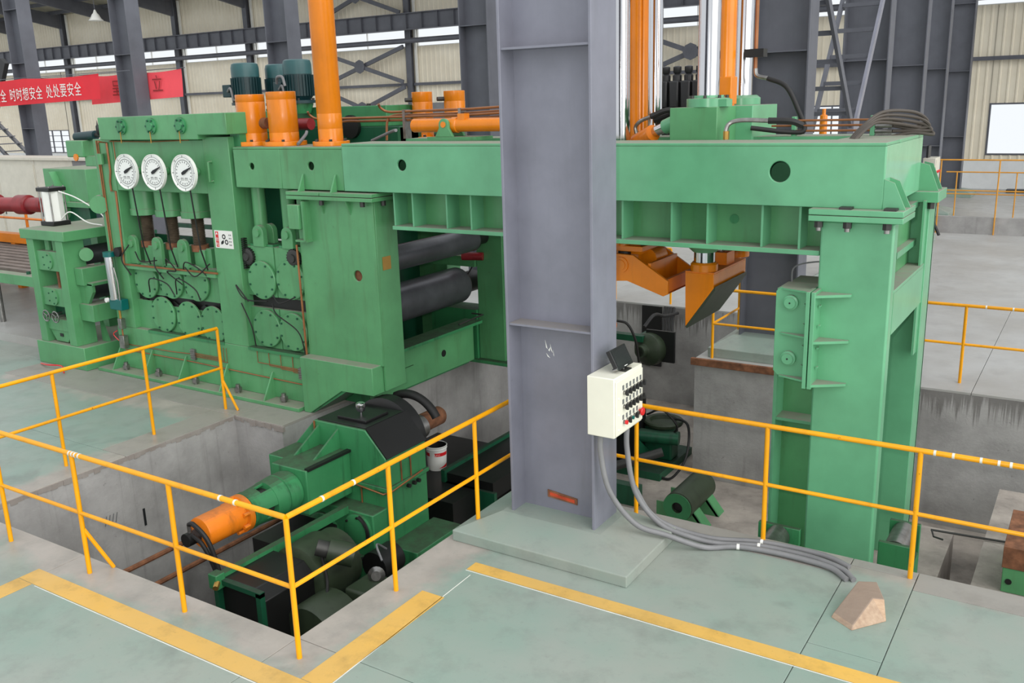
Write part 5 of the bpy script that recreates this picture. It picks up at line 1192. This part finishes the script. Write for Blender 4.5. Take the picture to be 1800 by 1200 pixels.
# ================================================================== LINE PIT: blower, pump set, roller
bl = thing('pit_blower', 'dark olive blower with square flange on the back pit wall', 'blower', (-6.0, 13.4, -0.5))
MB().lathe([(0.001, 0), (0.10, 0), (0.10, 0.10), (0.12, 0.12), (0.20, 0.14), (0.27, 0.20), (0.28, 0.34), (0.25, 0.40), (0.001, 0.40)], (-6.16, 13.30, -0.22), (0.25, 1, 0), 32).build('fan_case', 'olive', bl)
MB().cyl((-6.16, 13.30, -0.22), (-6.145, 13.36, -0.22), 0.075, n=20).build('inlet', 'black', bl)
flatbar((-5.92, 13.6, -0.42), (-5.92, 13.6, 0.10), 0.50, 0.05, (0, 1, 0)).build('square_flange', 'black', bl)
B(-6.3, -6.0, 13.62, 13.95, -0.35, 0.0).build('motor_case', 'green_dark', bl)
MB().tube(bez([(-6.35, 13.9, 0.05), (-6.3, 14.2, 0.2), (-6.45, 15.0, 0.0), (-6.5, 15.7, -0.1)], 6), 0.03, 8).build('hose', 'rubber', bl)
B(-6.75, -6.15, 13.4, 13.55, -0.08, 0.02).build('mount_bar', 'green_dark', bl)
for k in range(4): MB().tube(bez([(-6.75 + 0.06 * k, 15.7, 0.0), (-6.7 + 0.06 * k, 15.5, -0.4), (-6.6 + 0.05 * k, 15.3, -0.9)], 6), 0.025, 8).build('cable', 'rubber', bl)
rc = thing('recess_stand_in', 'flat black panel painted as a shaded recess on the back pit wall', 'recess', (-7.0, 15.78, -0.9))
B(-7.25, -6.85, 15.76, 15.79, -1.2, -0.03).build('recess_panel', 'black', rc)  # flat panel, the shade of a recess put into its black colour
oc = thing('side_cylinder', 'round orange cylinder end showing beside the grey column', 'cylinder', (-5.93, 12.2, 0.45))
MB().lathe([(0.001, 0), (0.07, 0.01), (0.10, 0.04), (0.11, 0.10), (0.11, 0.9), (0.001, 0.9)], (-5.96, 12.0, 0.53), (-1, 0.2, 0), 24).build('barrel', 'orange_old', oc)
B(-6.6, -6.4, 12.0, 12.3, D2, 0.45).build('bracket', 'green_dark', oc)
MB().tube(bez([(-5.95, 12.05, 0.6), (-5.8, 12.1, 0.55), (-5.72, 12.2, 0.3), (-5.75, 12.4, -0.1)], 8), 0.02, 8).build('hose', 'rubber', oc)
ps = thing('pump_set', 'dark green pump set in the pit behind the control box', 'pump', (-5.7, 12.6, D2))
B(-6.4, -5.3, 12.2, 13.5, D2, D2 + 0.12).build('bed_frame', 'green_dark', ps)
MB().cyl((-5.55, 12.9, D2 + 0.12), (-5.55, 12.9, -1.25), 0.10, n=24).build('pedestal', 'black', ps)
B(-5.85, -5.35, 12.75, 13.05, D2 + 0.12, -1.25).build('pump_body', 'green_dark', ps, bevel=0.03)
MB().cyl((-5.9, 12.55, -1.35), (-5.2, 12.7, -1.35), 0.11, n=20).build('pump_motor', 'green_dark', ps)
MB().tube(bez([(-5.7, 12.6, -1.0), (-5.4, 12.5, -0.85), (-5.2, 12.6, -1.1), (-5.3, 12.7, -1.3)], 6), 0.018, 6).build('hose', 'rubber', ps)
MB().lathe([(0.18, 0), (0.30, 0.03), (0.32, 0.08), (0.30, 0.10), (0.22, 0.10), (0.20, 0.05), (0.001, 0.05)], (-5.55, 12.9, -1.25), (0, 0, 1), 32).build('table_disc', 'olive', ps)
B(-6.2, -5.8, 12.4, 12.8, D2 + 0.12, -0.75).build('tank', 'black', ps, bevel=0.02)
MB().prism([(12.3, D2 + 0.12), (12.3, -1.3), (12.9, D2 + 0.12)], 'x', -5.75, -5.72).build('rib', 'green_dark', ps)
MB().cyl((-5.9, 11.9, D2 + 0.25), (-5.3, 12.3, D2 + 0.45), 0.07, n=16).build('pipe', 'dark_bolt', ps)
MB().tube(bez([(-5.4, 12.9, -1.1), (-5.1, 12.8, -1.15), (-5.0, 12.5, -1.55), (-5.15, 12.3, -1.85), (-5.4, 12.3, -1.86)], 8), 0.02, 8).build('hose', 'rubber', ps)
B(-6.5, -5.2, 11.2, 11.35, D2, D2 + 0.3).build('frame_rail', 'green_dark', ps); B(-6.6, -6.3, 10.2, 11.3, D2, D2 + 0.5).build('frame_rail', 'green_dark', ps)
B(-5.25, -4.98, 15.74, 15.8, -0.98, -0.93).build('wall_angle', 'rust', ps)
rl = thing('loose_roller', 'hollow steel roller in a green cradle on the pit floor', 'roller', (-4.3, 11.0, D2))
m = MB(); p0, p1 = Vector((-4.44, 10.82, -1.58)), Vector((-4.44, 11.72, -1.58))
m.lathe([(0.001, 0.30), (0.075, 0.30), (0.075, 0.0), (0.15, 0.0), (0.205, 0.02), (0.205, 0.90), (0.001, 0.90)], p0, p1 - p0, 36)
m.build('roller_body', 'olive', rl)
m = MB().lathe([(0.077, 0.0), (0.20, 0.0), (0.20, -0.012), (0.077, -0.012), (0.077, 0.0)], p0, p1 - p0, 36, caps=False).build('end_ring', GD, rl)
MB().cyl((-4.44, 10.86, -1.58), (-4.44, 11.07, -1.58), 0.073, n=20).build('bore', 'black', rl)
for y in (10.95, 11.45):
    MB().prism([(-4.40, -1.50), (-4.08, D2), (-4.40, D2)], 'y', y, y + 0.03).build('cradle_foot', 'green', rl)
    MB().prism([(-4.40, -1.50), (-4.08, D2), (-4.12, D2), (-4.40, -1.56)], 'y', y, y + 0.22).build('cradle_plate', 'green', rl)
    B(-4.80, -4.44, y, y + 0.03, D2, -1.60).build('cradle_foot', 'green', rl)
gs = thing('steel_stool', 'rusty topped green steel box at the right edge below the rail', 'box', (-0.2, 9.8, -0.98))
MB().prism([(-0.46, -0.98), (0.3, -0.98), (0.3, -0.55), (-0.46, -0.55)], 'y', 9.35, 10.3).build('box_body', 'green', gs, bevel=0.006)
B(-0.47, 0.3, 9.34, 10.3, -0.72, -0.50).build('rusty_plate', 'rust', gs, bevel=0.004); MB().cyl((-0.40, 9.345, -0.86), (-0.40, 9.34, -0.86), 0.03, n=16).build('bolt_hole', 'black', gs)
br_ = thing('bent_rod', 'thin bent steel rod lying on the concrete slab at right', 'rod', (-0.7, 10.4, -0.98))
MB().tube([(-1.25, 10.38, -0.955), (-0.1, 10.5, -0.96)], 0.012, 6).build('rod', 'dark_bolt', br_); MB().tube([(-1.24, 10.38, -0.955), (-1.20, 10.25, -0.97), (-1.10, 10.22, -0.97)], 0.010, 6).build('hook', 'dark_bolt', br_)
# ================================================================== PROPS ON THE COLUMN AND FLOOR
cbx = thing('control_box', 'cream control box with rows of switches mounted on the grey column', 'control box', (-3.3, 6.7, 1.1))
X0, X1, Y0, Y1, Z0, Z1 = -3.418, -3.17, 6.37, 6.90, 1.11, 1.62
B(X0, X1, Y0, Y1, Z0, Z1).build('enclosure', 'cream', cbx, bevel=0.008)
dr = B(X1, X1 + 0.012, Y0 + 0.015, Y1 - 0.012, Z0 + 0.02, Z1 - 0.03).build('door', 'cream', cbx, bevel=0.004)
xd = X1 + 0.012
for r, z in enumerate((1.475, 1.355)):
    for k in range(6):
        y = Y0 + 0.14 + k * 0.066
        B(xd, xd + 0.003, y - 0.014, y + 0.014, z + 0.02, z + 0.06).build('switch_tag', 'ink_grey', dr)
        s_ = MB().cyl((xd, y + 0.012, z - 0.005), (xd + 0.02, y + 0.012, z - 0.005), 0.018, n=16).build('switch_ring', 'steel', dr)
        B(xd + 0.02, xd + 0.045, y + 0.004, y + 0.020, z - 0.028, z + 0.022).build('switch_knob', 'plastic_black', dr, bevel=0.003)
for k in range(5):
    y = Y0 + 0.14 + k * 0.066; z = 1.225
    B(xd, xd + 0.003, y - 0.014, y + 0.014, z + 0.015, z + 0.055).build('switch_tag', 'ink_grey', dr)
    MB().cyl((xd, y + 0.012, z - 0.008), (xd + 0.018, y + 0.012, z - 0.008), 0.017, n=16).build('switch_ring', 'steel', dr)
    if k == 0: MB().cyl((xd + 0.018, y + 0.012, z - 0.008), (xd + 0.035, y + 0.012, z - 0.008), 0.018, n=16).build('push_button', 'red', dr)
    elif k in (1, 3): B(xd + 0.018, xd + 0.042, y + 0.003, y + 0.02, z - 0.03, z + 0.02).build('switch_knob', 'plastic_black', dr, bevel=0.003)
    elif k == 2: MB().cyl((xd + 0.018, y + 0.012, z - 0.008), (xd + 0.030, y + 0.012, z - 0.008), 0.016, n=16).build('push_button', 'teal_pump', dr)
MB().lathe([(0.016, 0), (0.016, 0.02), (0.036, 0.024), (0.036, 0.034), (0.03, 0.04), (0.001, 0.04)], (xd, Y0 + 0.455, 1.22), (1, 0, 0), 28).build('stop_button', 'red', dr)
for z in (1.17, 1.30, 1.44): MB().cyl((xd, Y0 + 0.06, z), (xd + 0.004, Y0 + 0.06, z), 0.010, n=12).build('door_lock', 'white', dr)
mn = thing('small_monitor', 'small black monitor tilted on top of the cream control box', 'monitor', (-3.27, 6.66, Z1))
def tilt(m, piv, ang):
    c, s_ = math.cos(ang), math.sin(ang); q = MB(); q.f = m.f
    for v in m.v:
        x, y, z = v[0] - piv[0], v[1], v[2] - piv[2]; q.v.append((piv[0] + x * c + z * s_, y, piv[2] - x * s_ + z * c))
    return q
pv = (-3.22, 0, Z1 + 0.03); tg = math.radians(-28)
tilt(B(-3.245, -3.205, 6.52, 6.80, Z1 + 0.02, Z1 + 0.20), pv, tg).build('casing', 'plastic_black', mn, bevel=0.004)
tilt(B(-3.2055, -3.203, 6.54, 6.78, Z1 + 0.05, Z1 + 0.185), pv, tg).build('screen', 'screen', mn)
tilt(B(-3.2055, -3.203, 6.64, 6.69, Z1 + 0.030, Z1 + 0.036), pv, tg).build('brand_strip', 'white', mn)
B(-3.30, -3.18, 6.60, 6.72, Z1, Z1 + 0.008).build('stand_foot', 'dark_bolt', mn); MB().cyl((-3.23, 6.66, Z1), (-3.23, 6.66, Z1 + 0.04), 0.012, n=10).build('stand_neck', 'steel', mn)
for y in (6.52, 6.76): MB().cyl((-3.25, y, Z1 + 0.02), (-3.21, y, Z1 + 0.04), 0.012, n=10).build('hinge_knob', 'steel', mn)
# conduits dropping from the box and running over the floor
cl = ['front grey conduit dropping from the control box to the floor', 'rear grey conduit dropping from the control box to the floor', 'third grey conduit lying across the floor toward the green leg']
cps = [[(-3.36, 6.5, 1.11), (-3.36, 6.5, 0.9), (-3.30, 6.55, 0.55), (-3.12, 6.68, 0.24), (-2.88, 6.80, 0.14), (-2.6, 6.95, 0.03), (-2.35, 7.10, 0.03), (-2.0, 7.15, 0.03), (-1.6, 7.12, 0.03), (-1.42, 7.0, 0.02)],
       [(-3.27, 6.82, 1.11), (-3.27, 6.82, 0.85), (-3.20, 6.85, 0.45), (-3.02, 6.95, 0.16), (-2.75, 7.0, 0.07), (-2.5, 7.08, 0.03), (-2.2, 7.20, 0.03), (-1.8, 7.22, 0.03), (-1.5, 7.14, 0.03), (-1.37, 7.02, 0.02)],
       [(-3.22, 6.86, 0.50), (-3.12, 6.95, 0.25), (-2.95, 7.05, 0.10), (-2.6, 7.14, 0.03), (-2.2, 7.28, 0.03), (-1.7, 7.30, 0.03), (-1.45, 7.22, 0.02)]]
for l, p in zip(cl, cps):
    t = thing('conduit', l, 'cable', (p[0][0], p[0][1], 0.0), 'conduits from the control box')
    MB().tube(bez(p, 10), 0.024, 10).build('sleeve', 'hose_grey', t)
    q = bez(p, 10); k = len(q) * 2 // 3; d = (q[k + 1] - q[k]).normalized()
    MB().cyl(q[k] - d * 0.012, q[k] + d * 0.012, 0.026, n=10).build('tie', 'white', t)
# timber chock
wv = [(-1.395, 6.41, 0), (-1.22, 6.30, 0), (-1.03, 6.55, 0), (-1.16, 6.86, 0), (-1.345, 6.80, 0), (-1.29, 6.78, 0.15), (-1.16, 6.80, 0.17), (-1.06, 6.58, 0.16), (-1.14, 6.56, 0.16), (-1.22, 6.33, 0.03), (-1.38, 6.43, 0.035)]
solo(MB().add(wv, [(4, 3, 2, 1, 0), (0, 1, 9, 10), (1, 2, 7, 8, 9), (2, 3, 6, 7), (3, 4, 5, 6), (4, 0, 10, 5), (10, 9, 8, 5), (5, 8, 7, 6)]), 'timber_wedge', 'wood', 'rough wedge-cut timber block lying on the floor at lower right', 'wood block', (-1.22, 6.58, 0), bevel=0.006)

# ================================================================== PINCH-ROLL STAND at far left
ls = thing('pinch_roll_stand', 'small green pinch roll stand with two handwheels left of the dial stand', 'machine', (-13.5, 8.4, 0))
PY = 7.87
B(-14.10, -12.85, PY - 0.02, 9.4, 0.0, 0.36).build('base', G, ls, bevel=0.01)
B(-14.08, -12.93, PY - 0.03, 9.3, 1.98, 2.13).build('top_frame', G, ls, bevel=0.01)
for x in (-13.98, -13.22):
    B(x, x + 0.18, PY, PY + 0.35, 0.36, 1.98).build('post', G, ls, bevel=0.006); B(x, x + 0.18, 8.95, 9.25, 0.36, 1.98).build('post', G, ls)
for z0, z1 in ((1.50, 1.80), (0.95, 1.23)):
    B(-13.80, -13.22, PY + 0.03, PY + 0.35, z0, z1).build('chock', G, ls, bevel=0.006)
    c = MB().lathe([(0.13, 0), (0.13, 0.02), (0.001, 0.02)], (-13.52, PY + 0.03, (z0 + z1) / 2), (0, -1, 0), 28).build('round_cover', G, ls)
    for k in range(5):
        a = k * 1.25; MB().cyl((-13.52 + 0.10 * math.cos(a), PY + 0.012, (z0 + z1) / 2 + 0.10 * math.sin(a)), (-13.52 + 0.10 * math.cos(a), PY, (z0 + z1) / 2 + 0.10 * math.sin(a)), 0.012, n=6).build('bolt', 'green_dark', c)
    MB().cyl((-13.5, PY + 0.35, (z0 + z1) / 2), (-13.5, 8.95, (z0 + z1) / 2), 0.15, n=24).build('roll', 'roll', ls)
for x in (-13.65, -13.45): MB().cyl((x, PY + 0.15, 1.8), (x, PY + 0.15, 1.98), 0.05, n=14).build('screw', G, ls)
MB().cyl((-13.45, PY + 0.12, 1.23), (-13.45, PY + 0.12, 1.5), 0.025, n=10).build('screw', 'rust', ls)
for x in (-13.66, -13.42):
    h = thing('handwheel', '', '', (x, PY - 0.03, 0.80)); del h['label']; del h['category']
    bpy.data.objects.remove(h)
    w = MB(); n = 24
    w.tube([(x + 0.085 * math.cos(2 * math.pi * k / n), PY - 0.05, 0.80 + 0.085 * math.sin(2 * math.pi * k / n)) for k in range(n + 1)], 0.011, 6)
    hw = w.build('handwheel', 'steel', ls)
    for k in range(3):
        a = k * 2.094 + 0.5; MB().tube([(x, PY - 0.04, 0.80), (x + 0.08 * math.cos(a), PY - 0.05, 0.80 + 0.08 * math.sin(a))], 0.009, 6).build('spoke', 'steel', hw)
    MB().cyl((x, PY - 0.05, 0.80), (x, PY + 0.2, 0.80), 0.02, n=10).build('wheel_shaft', 'steel', hw)
B(-13.80, -13.22, PY + 0.04, PY + 0.3, 0.56, 0.74).build('cross_beam', G, ls); B(-13.80, -13.22, PY + 0.2, PY + 0.3, 0.74, 0.92).build('dark_back', 'green_dark', ls)
MB().prism([(-13.80, 0.56), (-13.22, 0.56), (-13.36, 0.38), (-13.66, 0.38)], 'y', PY + 0.06, PY + 0.14).build('wedge_plate', G, ls); B(-13.54, -13.46, PY + 0.05, PY + 0.06, 0.46, 0.51).build('slot', 'black', ls)
# side brackets facing the dial stand
for z, d in ((1.30, 0.32), (0.75, 0.55)):
    MB().prism([(8.0, z), (8.9, z), (8.9, z + 0.26), (8.0, z + 0.26)], 'x', -13.03, -13.03 + d * 0.6).build('side_bracket', G, ls, bevel=0.006)
MB().prism([(-13.04, 1.32), (-12.72, 1.32), (-12.72, 1.20), (-13.04, 0.80)], 'y', 8.05, 8.10).build('bracket_gusset', G, ls); B(-13.04, -12.70, 8.05, 9.2, 1.30, 1.34).build('bracket_shelf', G, ls)
MB().prism([(-13.04, 0.75), (-12.88, 0.36), (-13.04, 0.36)], 'y', 8.3, 8.34).build('bracket_gusset', G, ls)
for k in range(5): B(-12.95, -12.6, 8.6, 9.9, 0.42 + k * 0.20, 0.52 + k * 0.20).build('louvre', 'green_dark', ls)
MB().cyl((-13.0, 8.2, 1.75), (-12.9, 8.15, 1.75), 0.10, n=20).build('bearing_end', G, ls)
MB().cyl((-13.3, 8.9, 1.05), (-12.2, 8.95, 1.1), 0.12, n=20).build('work_roll', 'roll', ls)
wc = thing('air_cylinder', 'white air cylinder standing on the pinch roll stand', 'cylinder', (-13.90, 8.35, 2.13))
xw, yw = -13.90, 8.35
B(xw - 0.17, xw + 0.17, yw - 0.15, yw + 0.15, 2.13, 2.20).build('foot', 'black', wc, bevel=0.01)
MB().lathe([(0.155, 2.20), (0.155, 2.66)], (xw, yw, 0), (0, 0, 1), 8).build('barrel', 'white', wc)
B(xw - 0.17, xw + 0.17, yw - 0.15, yw + 0.15, 2.66, 2.72).build('head', 'black', wc, bevel=0.01)
for dx in (-0.14, 0.14):
    for dy in (-0.12, 0.12): MB().cyl((xw + dx, yw + dy, 2.2), (xw + dx, yw + dy, 2.74), 0.012, n=8).build('tie_rod', 'steel', wc)
MB().tube(bez([(xw + 0.2, yw, 2.66), (xw + 0.5, yw + 0.1, 2.55), (xw + 0.75, yw + 0.3, 2.3), (xw + 0.85, yw + 0.3, 2.14)], 8), 0.010, 6).build('air_hose', 'white', wc)
MB().tube(bez([(xw + 0.15, yw, 2.22), (xw + 0.35, yw + 0.05, 2.34), (xw + 0.6, yw + 0.15, 2.18), (xw + 0.9, yw + 0.2, 2.14)], 8), 0.010, 6).build('air_hose', 'white', wc)
# conveyor with long bars behind the stand
cv = thing('bar_conveyor', 'green conveyor table with long brown bars at the left edge', 'conveyor', (-17, 9.6, 0))
B(-24, -14.3, 8.75, 8.95, 0.92, 1.10).build('side_rail', G, cv, bevel=0.006); B(-24, -14.3, 11.7, 11.9, 0.92, 1.10).build('side_rail', G, cv)
for k in range(12): B(-24, -14.2, 9.05 + k * 0.22, 9.17 + k * 0.22, 1.03, 1.12).build('bar', 'bar_steel', cv)
for x in (-22.0, -16.9): MB().cyl((x, 8.85, 0.15), (x, 8.85, 0.92), 0.05, n=12).build('leg', 'steel', cv)
for x in (-14.9, -15.9, -16.9): MB().cyl((x, 8.9, 1.10), (x, 8.9, 1.15), 0.035, n=8).build('bolt', 'green_dark', cv)
struct(B(-30, -14.3, 8.35, 15.5, 0.0, 0.15).build('floor_raised', 'floor_far', None, smooth=False))
solo(B(-14.95, -14.35, 8.55, 8.70, 0.15, 0.24), 'timber_offcut', 'wood', 'brown timber offcut lying on the floor beside the conveyor leg', 'wood block', (-14.65, 8.6, 0.15), bevel=0.01)
solo(MB().tube(bez([(-13.9, 7.75, 0.02), (-13.6, 7.68, 0.05), (-13.3, 7.72, 0.06), (-13.05, 7.60, 0.02)], 8), 0.012, 6), 'red_hose', 'red', 'thin red hose on the floor by the pinch roll stand', 'hose', (-13.4, 7.7, 0))
# pump behind: green box machine, maroon shaft, cabinets
gx = thing('green_drive_box', 'green welded drive housing behind the white air cylinder', 'machine', (-17.7, 11.2, 0))
B(-18.5, -17.05, 11.0, 12.0, 2.1, 2.75).build('upper_box', G, gx, bevel=0.01); B(-18.3, -17.1, 11.0, 12.0, 0.15, 2.0).build('lower_box', 'green_dark', gx, bevel=0.01)
B(-18.6, -16.95, 10.9, 12.1, 2.0, 2.1).build('joint_flange', G, gx, bevel=0.006); MB().prism([(-18.1, 2.1), (-17.7, 2.1), (-18.05, 2.7)], 'y', 10.85, 11.0).build('gusset', G, gx)
MB().cyl((-18.0, 11.0, 1.95), (-18.0, 10.8, 1.95), 0.28, n=24).build('bearing_cap', G, gx)
MB().lathe([(0.15, 0), (0.15, 0.5), (0.20, 0.52), (0.20, 0.85), (0.15, 0.87), (0.15, 1.6), (0.22, 1.62), (0.22, 2.1), (0.12, 2.12), (0.12, 5), (0.001, 5)], (-18.1, 10.7, 2.05), (-1, -0.05, -0.02), 24).build('cardan_shaft', 'red_paint', gx)
bb = thing('small_motor', 'small dark blue motor box right of the green drive housing', 'motor', (-16.4, 11.2, 1.2))
B(-16.9, -16.1, 11.0, 11.6, 1.52, 1.98).build('motor_body', 'teal', bb, bevel=0.03); B(-17.0, -16.0, 10.9, 11.7, 0.15, 1.52).build('bed', 'green_dark', bb)
for k, (xa, xb, l) in enumerate(((-27.6, -25.7, 'cream electrical cabinet at the left edge, farthest left of the row'), (-25.7, -23.9, 'cream electrical cabinet in the middle of the row at left'), (-23.9, -22.2, 'cream electrical cabinet with a row of small meters behind the air cylinder'), (-22.2, -21.5, 'narrow grey cabinet end unit with a red pipe'))):
    t = thing('electrical_cabinet', l, 'cabinet', ((xa + xb) / 2, 14.3, 0.15), 'cream cabinets at left')
    B(xa + 0.01, xb - 0.01, 14.0, 14.8, 0.15, 2.68).build('case', 'cabinet' if k < 3 else 'hose_grey', t, bevel=0.01)
    B(xa + 0.05, xb - 0.05, 13.98, 14.0, 0.3, 2.55).build('door', 'cabinet' if k < 3 else 'hose_grey', t, bevel=0.004)
    B(xa + 0.01, xb - 0.01, 13.93, 14.8, 2.68, 2.74).build('top_rail', 'cabinet', t)
    if k == 2:
        for j in range(4):
            mt = B(-22.95 + j * 0.17, -22.83 + j * 0.17, 13.96, 13.98, 2.28, 2.48).build('meter', 'ink', t); B(-22.935 + j * 0.17, -22.845 + j * 0.17, 13.955, 13.96, 2.32, 2.45).build('meter_face', 'dial_face', mt)
    if k == 3: MB().tube([(xa + 0.1, 13.94, 2.36), (xb - 0.1, 13.94, 2.36), (xb - 0.1, 13.94, 2.25)], 0.02, 6).build('red_pipe', 'red_paint', t)
    B(xa + 0.12, xa + 0.15, 13.965, 13.98, 1.2, 1.35).build('handle', 'dark_bolt', t)
rail('orange rail on the walkway left of the white air cylinder', [(-23.5, 12.2), (-17.5, 12.2)], [(-23.0, 12.2), (-21.5, 12.2), (-19.5, 12.2)], z=1.65, zm=1.3, zb=0.15, r=0.035, mat='orange_old')
ob = thing('orange_beam', 'orange painted beam under the maroon shaft at the left edge', 'beam', (-20, 11.0, 0.15))
B(-24, -18.6, 10.9, 11.1, 1.15, 1.35).build('beam', 'orange', ob, bevel=0.01)
for x in (-22.5, -20.0, -18.9): B(x, x + 0.15, 10.92, 11.08, 0.15, 1.15).build('leg', 'orange', ob)
# back-left drive with small motor on top of the stand's rear
rm = thing('small_gear_motor', 'green gear motor behind the top left of the dial stand', 'motor', (-14.7, 9.6, 3.0))
B(-15.02, -14.55, 9.4, 9.9, 3.10, 3.38).build('gear_case', G, rm, bevel=0.02); MB().cyl((-14.9, 9.55, 3.43), (-14.35, 9.55, 3.46), 0.075, n=24).build('motor', 'teal', rm)
MB().cyl((-14.35, 9.55, 3.46), (-13.9, 9.55, 3.47), 0.035, n=14).build('shaft', 'dark_bolt', rm); B(-14.6, -12.42, 9.45, 9.8, 2.95, 3.12).build('arm', G, rm, bevel=0.01)
MB().cyl((-14.75, 9.38, 3.10), (-14.75, 9.4, 3.10), 0.06, n=18).build('orange_flange', 'orange', rm)
for x in (-14.2, -14.0): MB().lathe([(0.012, 0), (0.03, 0.03), (0.03, 0.14), (0.012, 0.17), (0.001, 0.24)], (x, 9.5, 3.46), (0, 0, 1), 12).build('lubricator', 'black', rm)
# dark diagonal strut and ladder by the far-left column
t = thing('steel_stair', 'narrow grey steel stair with a dark strut at the far left edge', 'stair', (-33, 18.5, 0))
flatbar((-33.5, 18.4, 5.0), (-31.3, 18.4, 3.8), 0.05, 0.05, (0, 1, 0)); flatbar((-35.0, 18.3, 3.9), (-31.2, 18.3, 1.4), 0.08, 0.12, (0, 1, 0)).build('stringer', 'dark_steel', t); flatbar((-35.0, 19.1, 3.9), (-31.2, 19.1, 1.4), 0.08, 0.12, (0, 1, 0)).build('stringer', 'dark_steel', t)
for k in range(10): B(-34.9 + k * 0.38, -34.65 + k * 0.38, 18.3, 19.1, 3.85 - k * 0.25, 3.88 - k * 0.25).build('tread', 'dark_steel', t)
flatbar((-31.5, 18.0, 5.6), (-33.6, 18.0, 2.6), 0.30, 0.15, (0, 1, 0)).build('strut', 'black', t); B(-31.3, -31.1, 18.3, 19.1, 0, 1.4).build('landing', 'dark_steel', t)

# ================================================================== BANNERS
def banner(name, x0, x1, y, z0a, z1a, z0b, z1b, mat, label, n=24, fold=0.06):
    t = thing(name, label, 'banner', ((x0 + x1) / 2, y, z0a))
    vs = []; fs = []
    for i in range(n + 1):
        u = i / n; x = x0 + (x1 - x0) * u; zl = z0a + (z0b - z0a) * u; zh = z1a + (z1b - z1a) * u - 0.05 * math.sin(math.pi * ((u * 2) % 1))
        for k in range(5):
            v = k / 4; vs.append((x, y + fold * math.sin(6 * u + 2 * v) * 0.5, zl + (zh - zl) * v))
    m = len(vs); vs += [(a, b + 0.006, c_) for a, b, c_ in vs]
    for i in range(n):
        for k in range(4):
            a = i * 5 + k; fs.append((a, a + 5, a + 6, a + 1)); fs.append((m + a, m + a + 1, m + a + 6, m + a + 5))
    for i in range(n): 
        for k in (0, 4): a = i * 5 + k; fs.append((a, a + 5, m + a + 5, m + a))
    for k in range(4):
        for i in (0, n): a = i * 5 + k; fs.append((a, a + 1, m + a + 1, m + a))
    MB().add(vs, fs).build('cloth', mat, t)
    MB().tube([(min(x0 - 0.3, -29.4), y, z1a + 0.02), (max(x1 + 0.2, -23.5), y, z1b + 0.02)], 0.012, 6).build('rope', 'dark_steel', t); return t
b1 = banner('slogan_banner', -32.5, -25.0, 16.95, 4.08, 4.92, 4.22, 4.93, 'red_cloth', 'red slogan banner with white Chinese lettering at upper left')
for i, ch in enumerate('安全 时时想安全 处处要安全'):
    if ch == ' ': continue
    w = sum(0.18 if c == ' ' else 0.365 for c in '安全 时时想安全 处处要安全'[:i])
    text_mesh(ch, 0.42, 'banner_character', 'white', b1, (-30.52 + w, 16.905, 4.27 + i * 0.008), (R90, 0, 0), sx=0.82)
b2 = banner('red_banner', -26.6, -22.3, 17.72, 4.08, 4.93, 4.20, 4.96, 'red_cloth2', 'plain faded red banner hanging behind the column, right of the slogan')
text_mesh('呈', 0.5, 'banner_character', 'ghost_ink', b2, (-25.45, 17.66, 4.34), (R90, 0, 0)); text_mesh('立', 0.5, 'banner_character', 'ghost_ink', b2, (-23.55, 17.66, 4.40), (R90, 0, 0))

# far control box and valve on the distant columns
fb = thing('far_control_box', 'small cream control box on the distant column at right', 'control box', (-3.95, 29, 1.2))
B(-4.05, -3.75, 25.6, 26.3, 1.45, 2.1).build('enclosure', 'cabinet', fb, bevel=0.01); B(-3.75, -3.74, 25.65, 26.25, 1.5, 2.05).build('door', 'cabinet', fb)
for k in range(4): MB().cyl((-3.74, 25.75 + k * 0.13, 1.75), (-3.70, 25.75 + k * 0.13, 1.75), 0.03, n=8).build('switch', 'red', fb)
B(-4.0, -3.95, 25.7, 26.1, 2.1, 2.4).build('screen', 'plastic_black', fb); MB().tube(bez([(-3.9, 25.8, 1.45), (-3.8, 25.6, 0.8), (-3.5, 25.4, 0.2)], 6), 0.04, 6).build('cable', 'rubber', fb)
fo = thing('far_orange_post', 'small orange cylinder seen under the lattice bracing', 'cylinder', (-2.6, 11.4, 3.31))
MB().lathe([(0.04, 3.31), (0.04, 3.55), (0.02, 3.56), (0.02, 3.62), (0.001, 3.62)], (-2.72, 10.6, 0), (0, 0, 1), 16).build('barrel', 'orange', fo); B(-2.85, -2.55, 10.4, 10.8, 3.2, 3.31).build('foot', 'green', fo)
B(-2.9, -2.5, 9.9, 10.8, 3.1, 3.2).build('bracket', 'green', fo)
es = thing('exit_sign', 'small dark sign on the far wall above a doorway', 'sign', (-26.9, 39.9, 4.0))
B(-29.0, -28.4, 39.85, 39.95, 4.15, 4.40).build('panel', 'ink', es); B(-29.0, -28.4, 39.95, 39.99, 4.40, 4.43).build('bracket', 'dark_steel', es)
dr_ = root_struct('door_1', (-28.5, 39.9, 0))
for x in (-31.1, -28.0): B(x, x + 2.9, 39.86, 39.94, 0, 3.85).build('door_leaf', 'hose_grey', dr_, bevel=0.01)
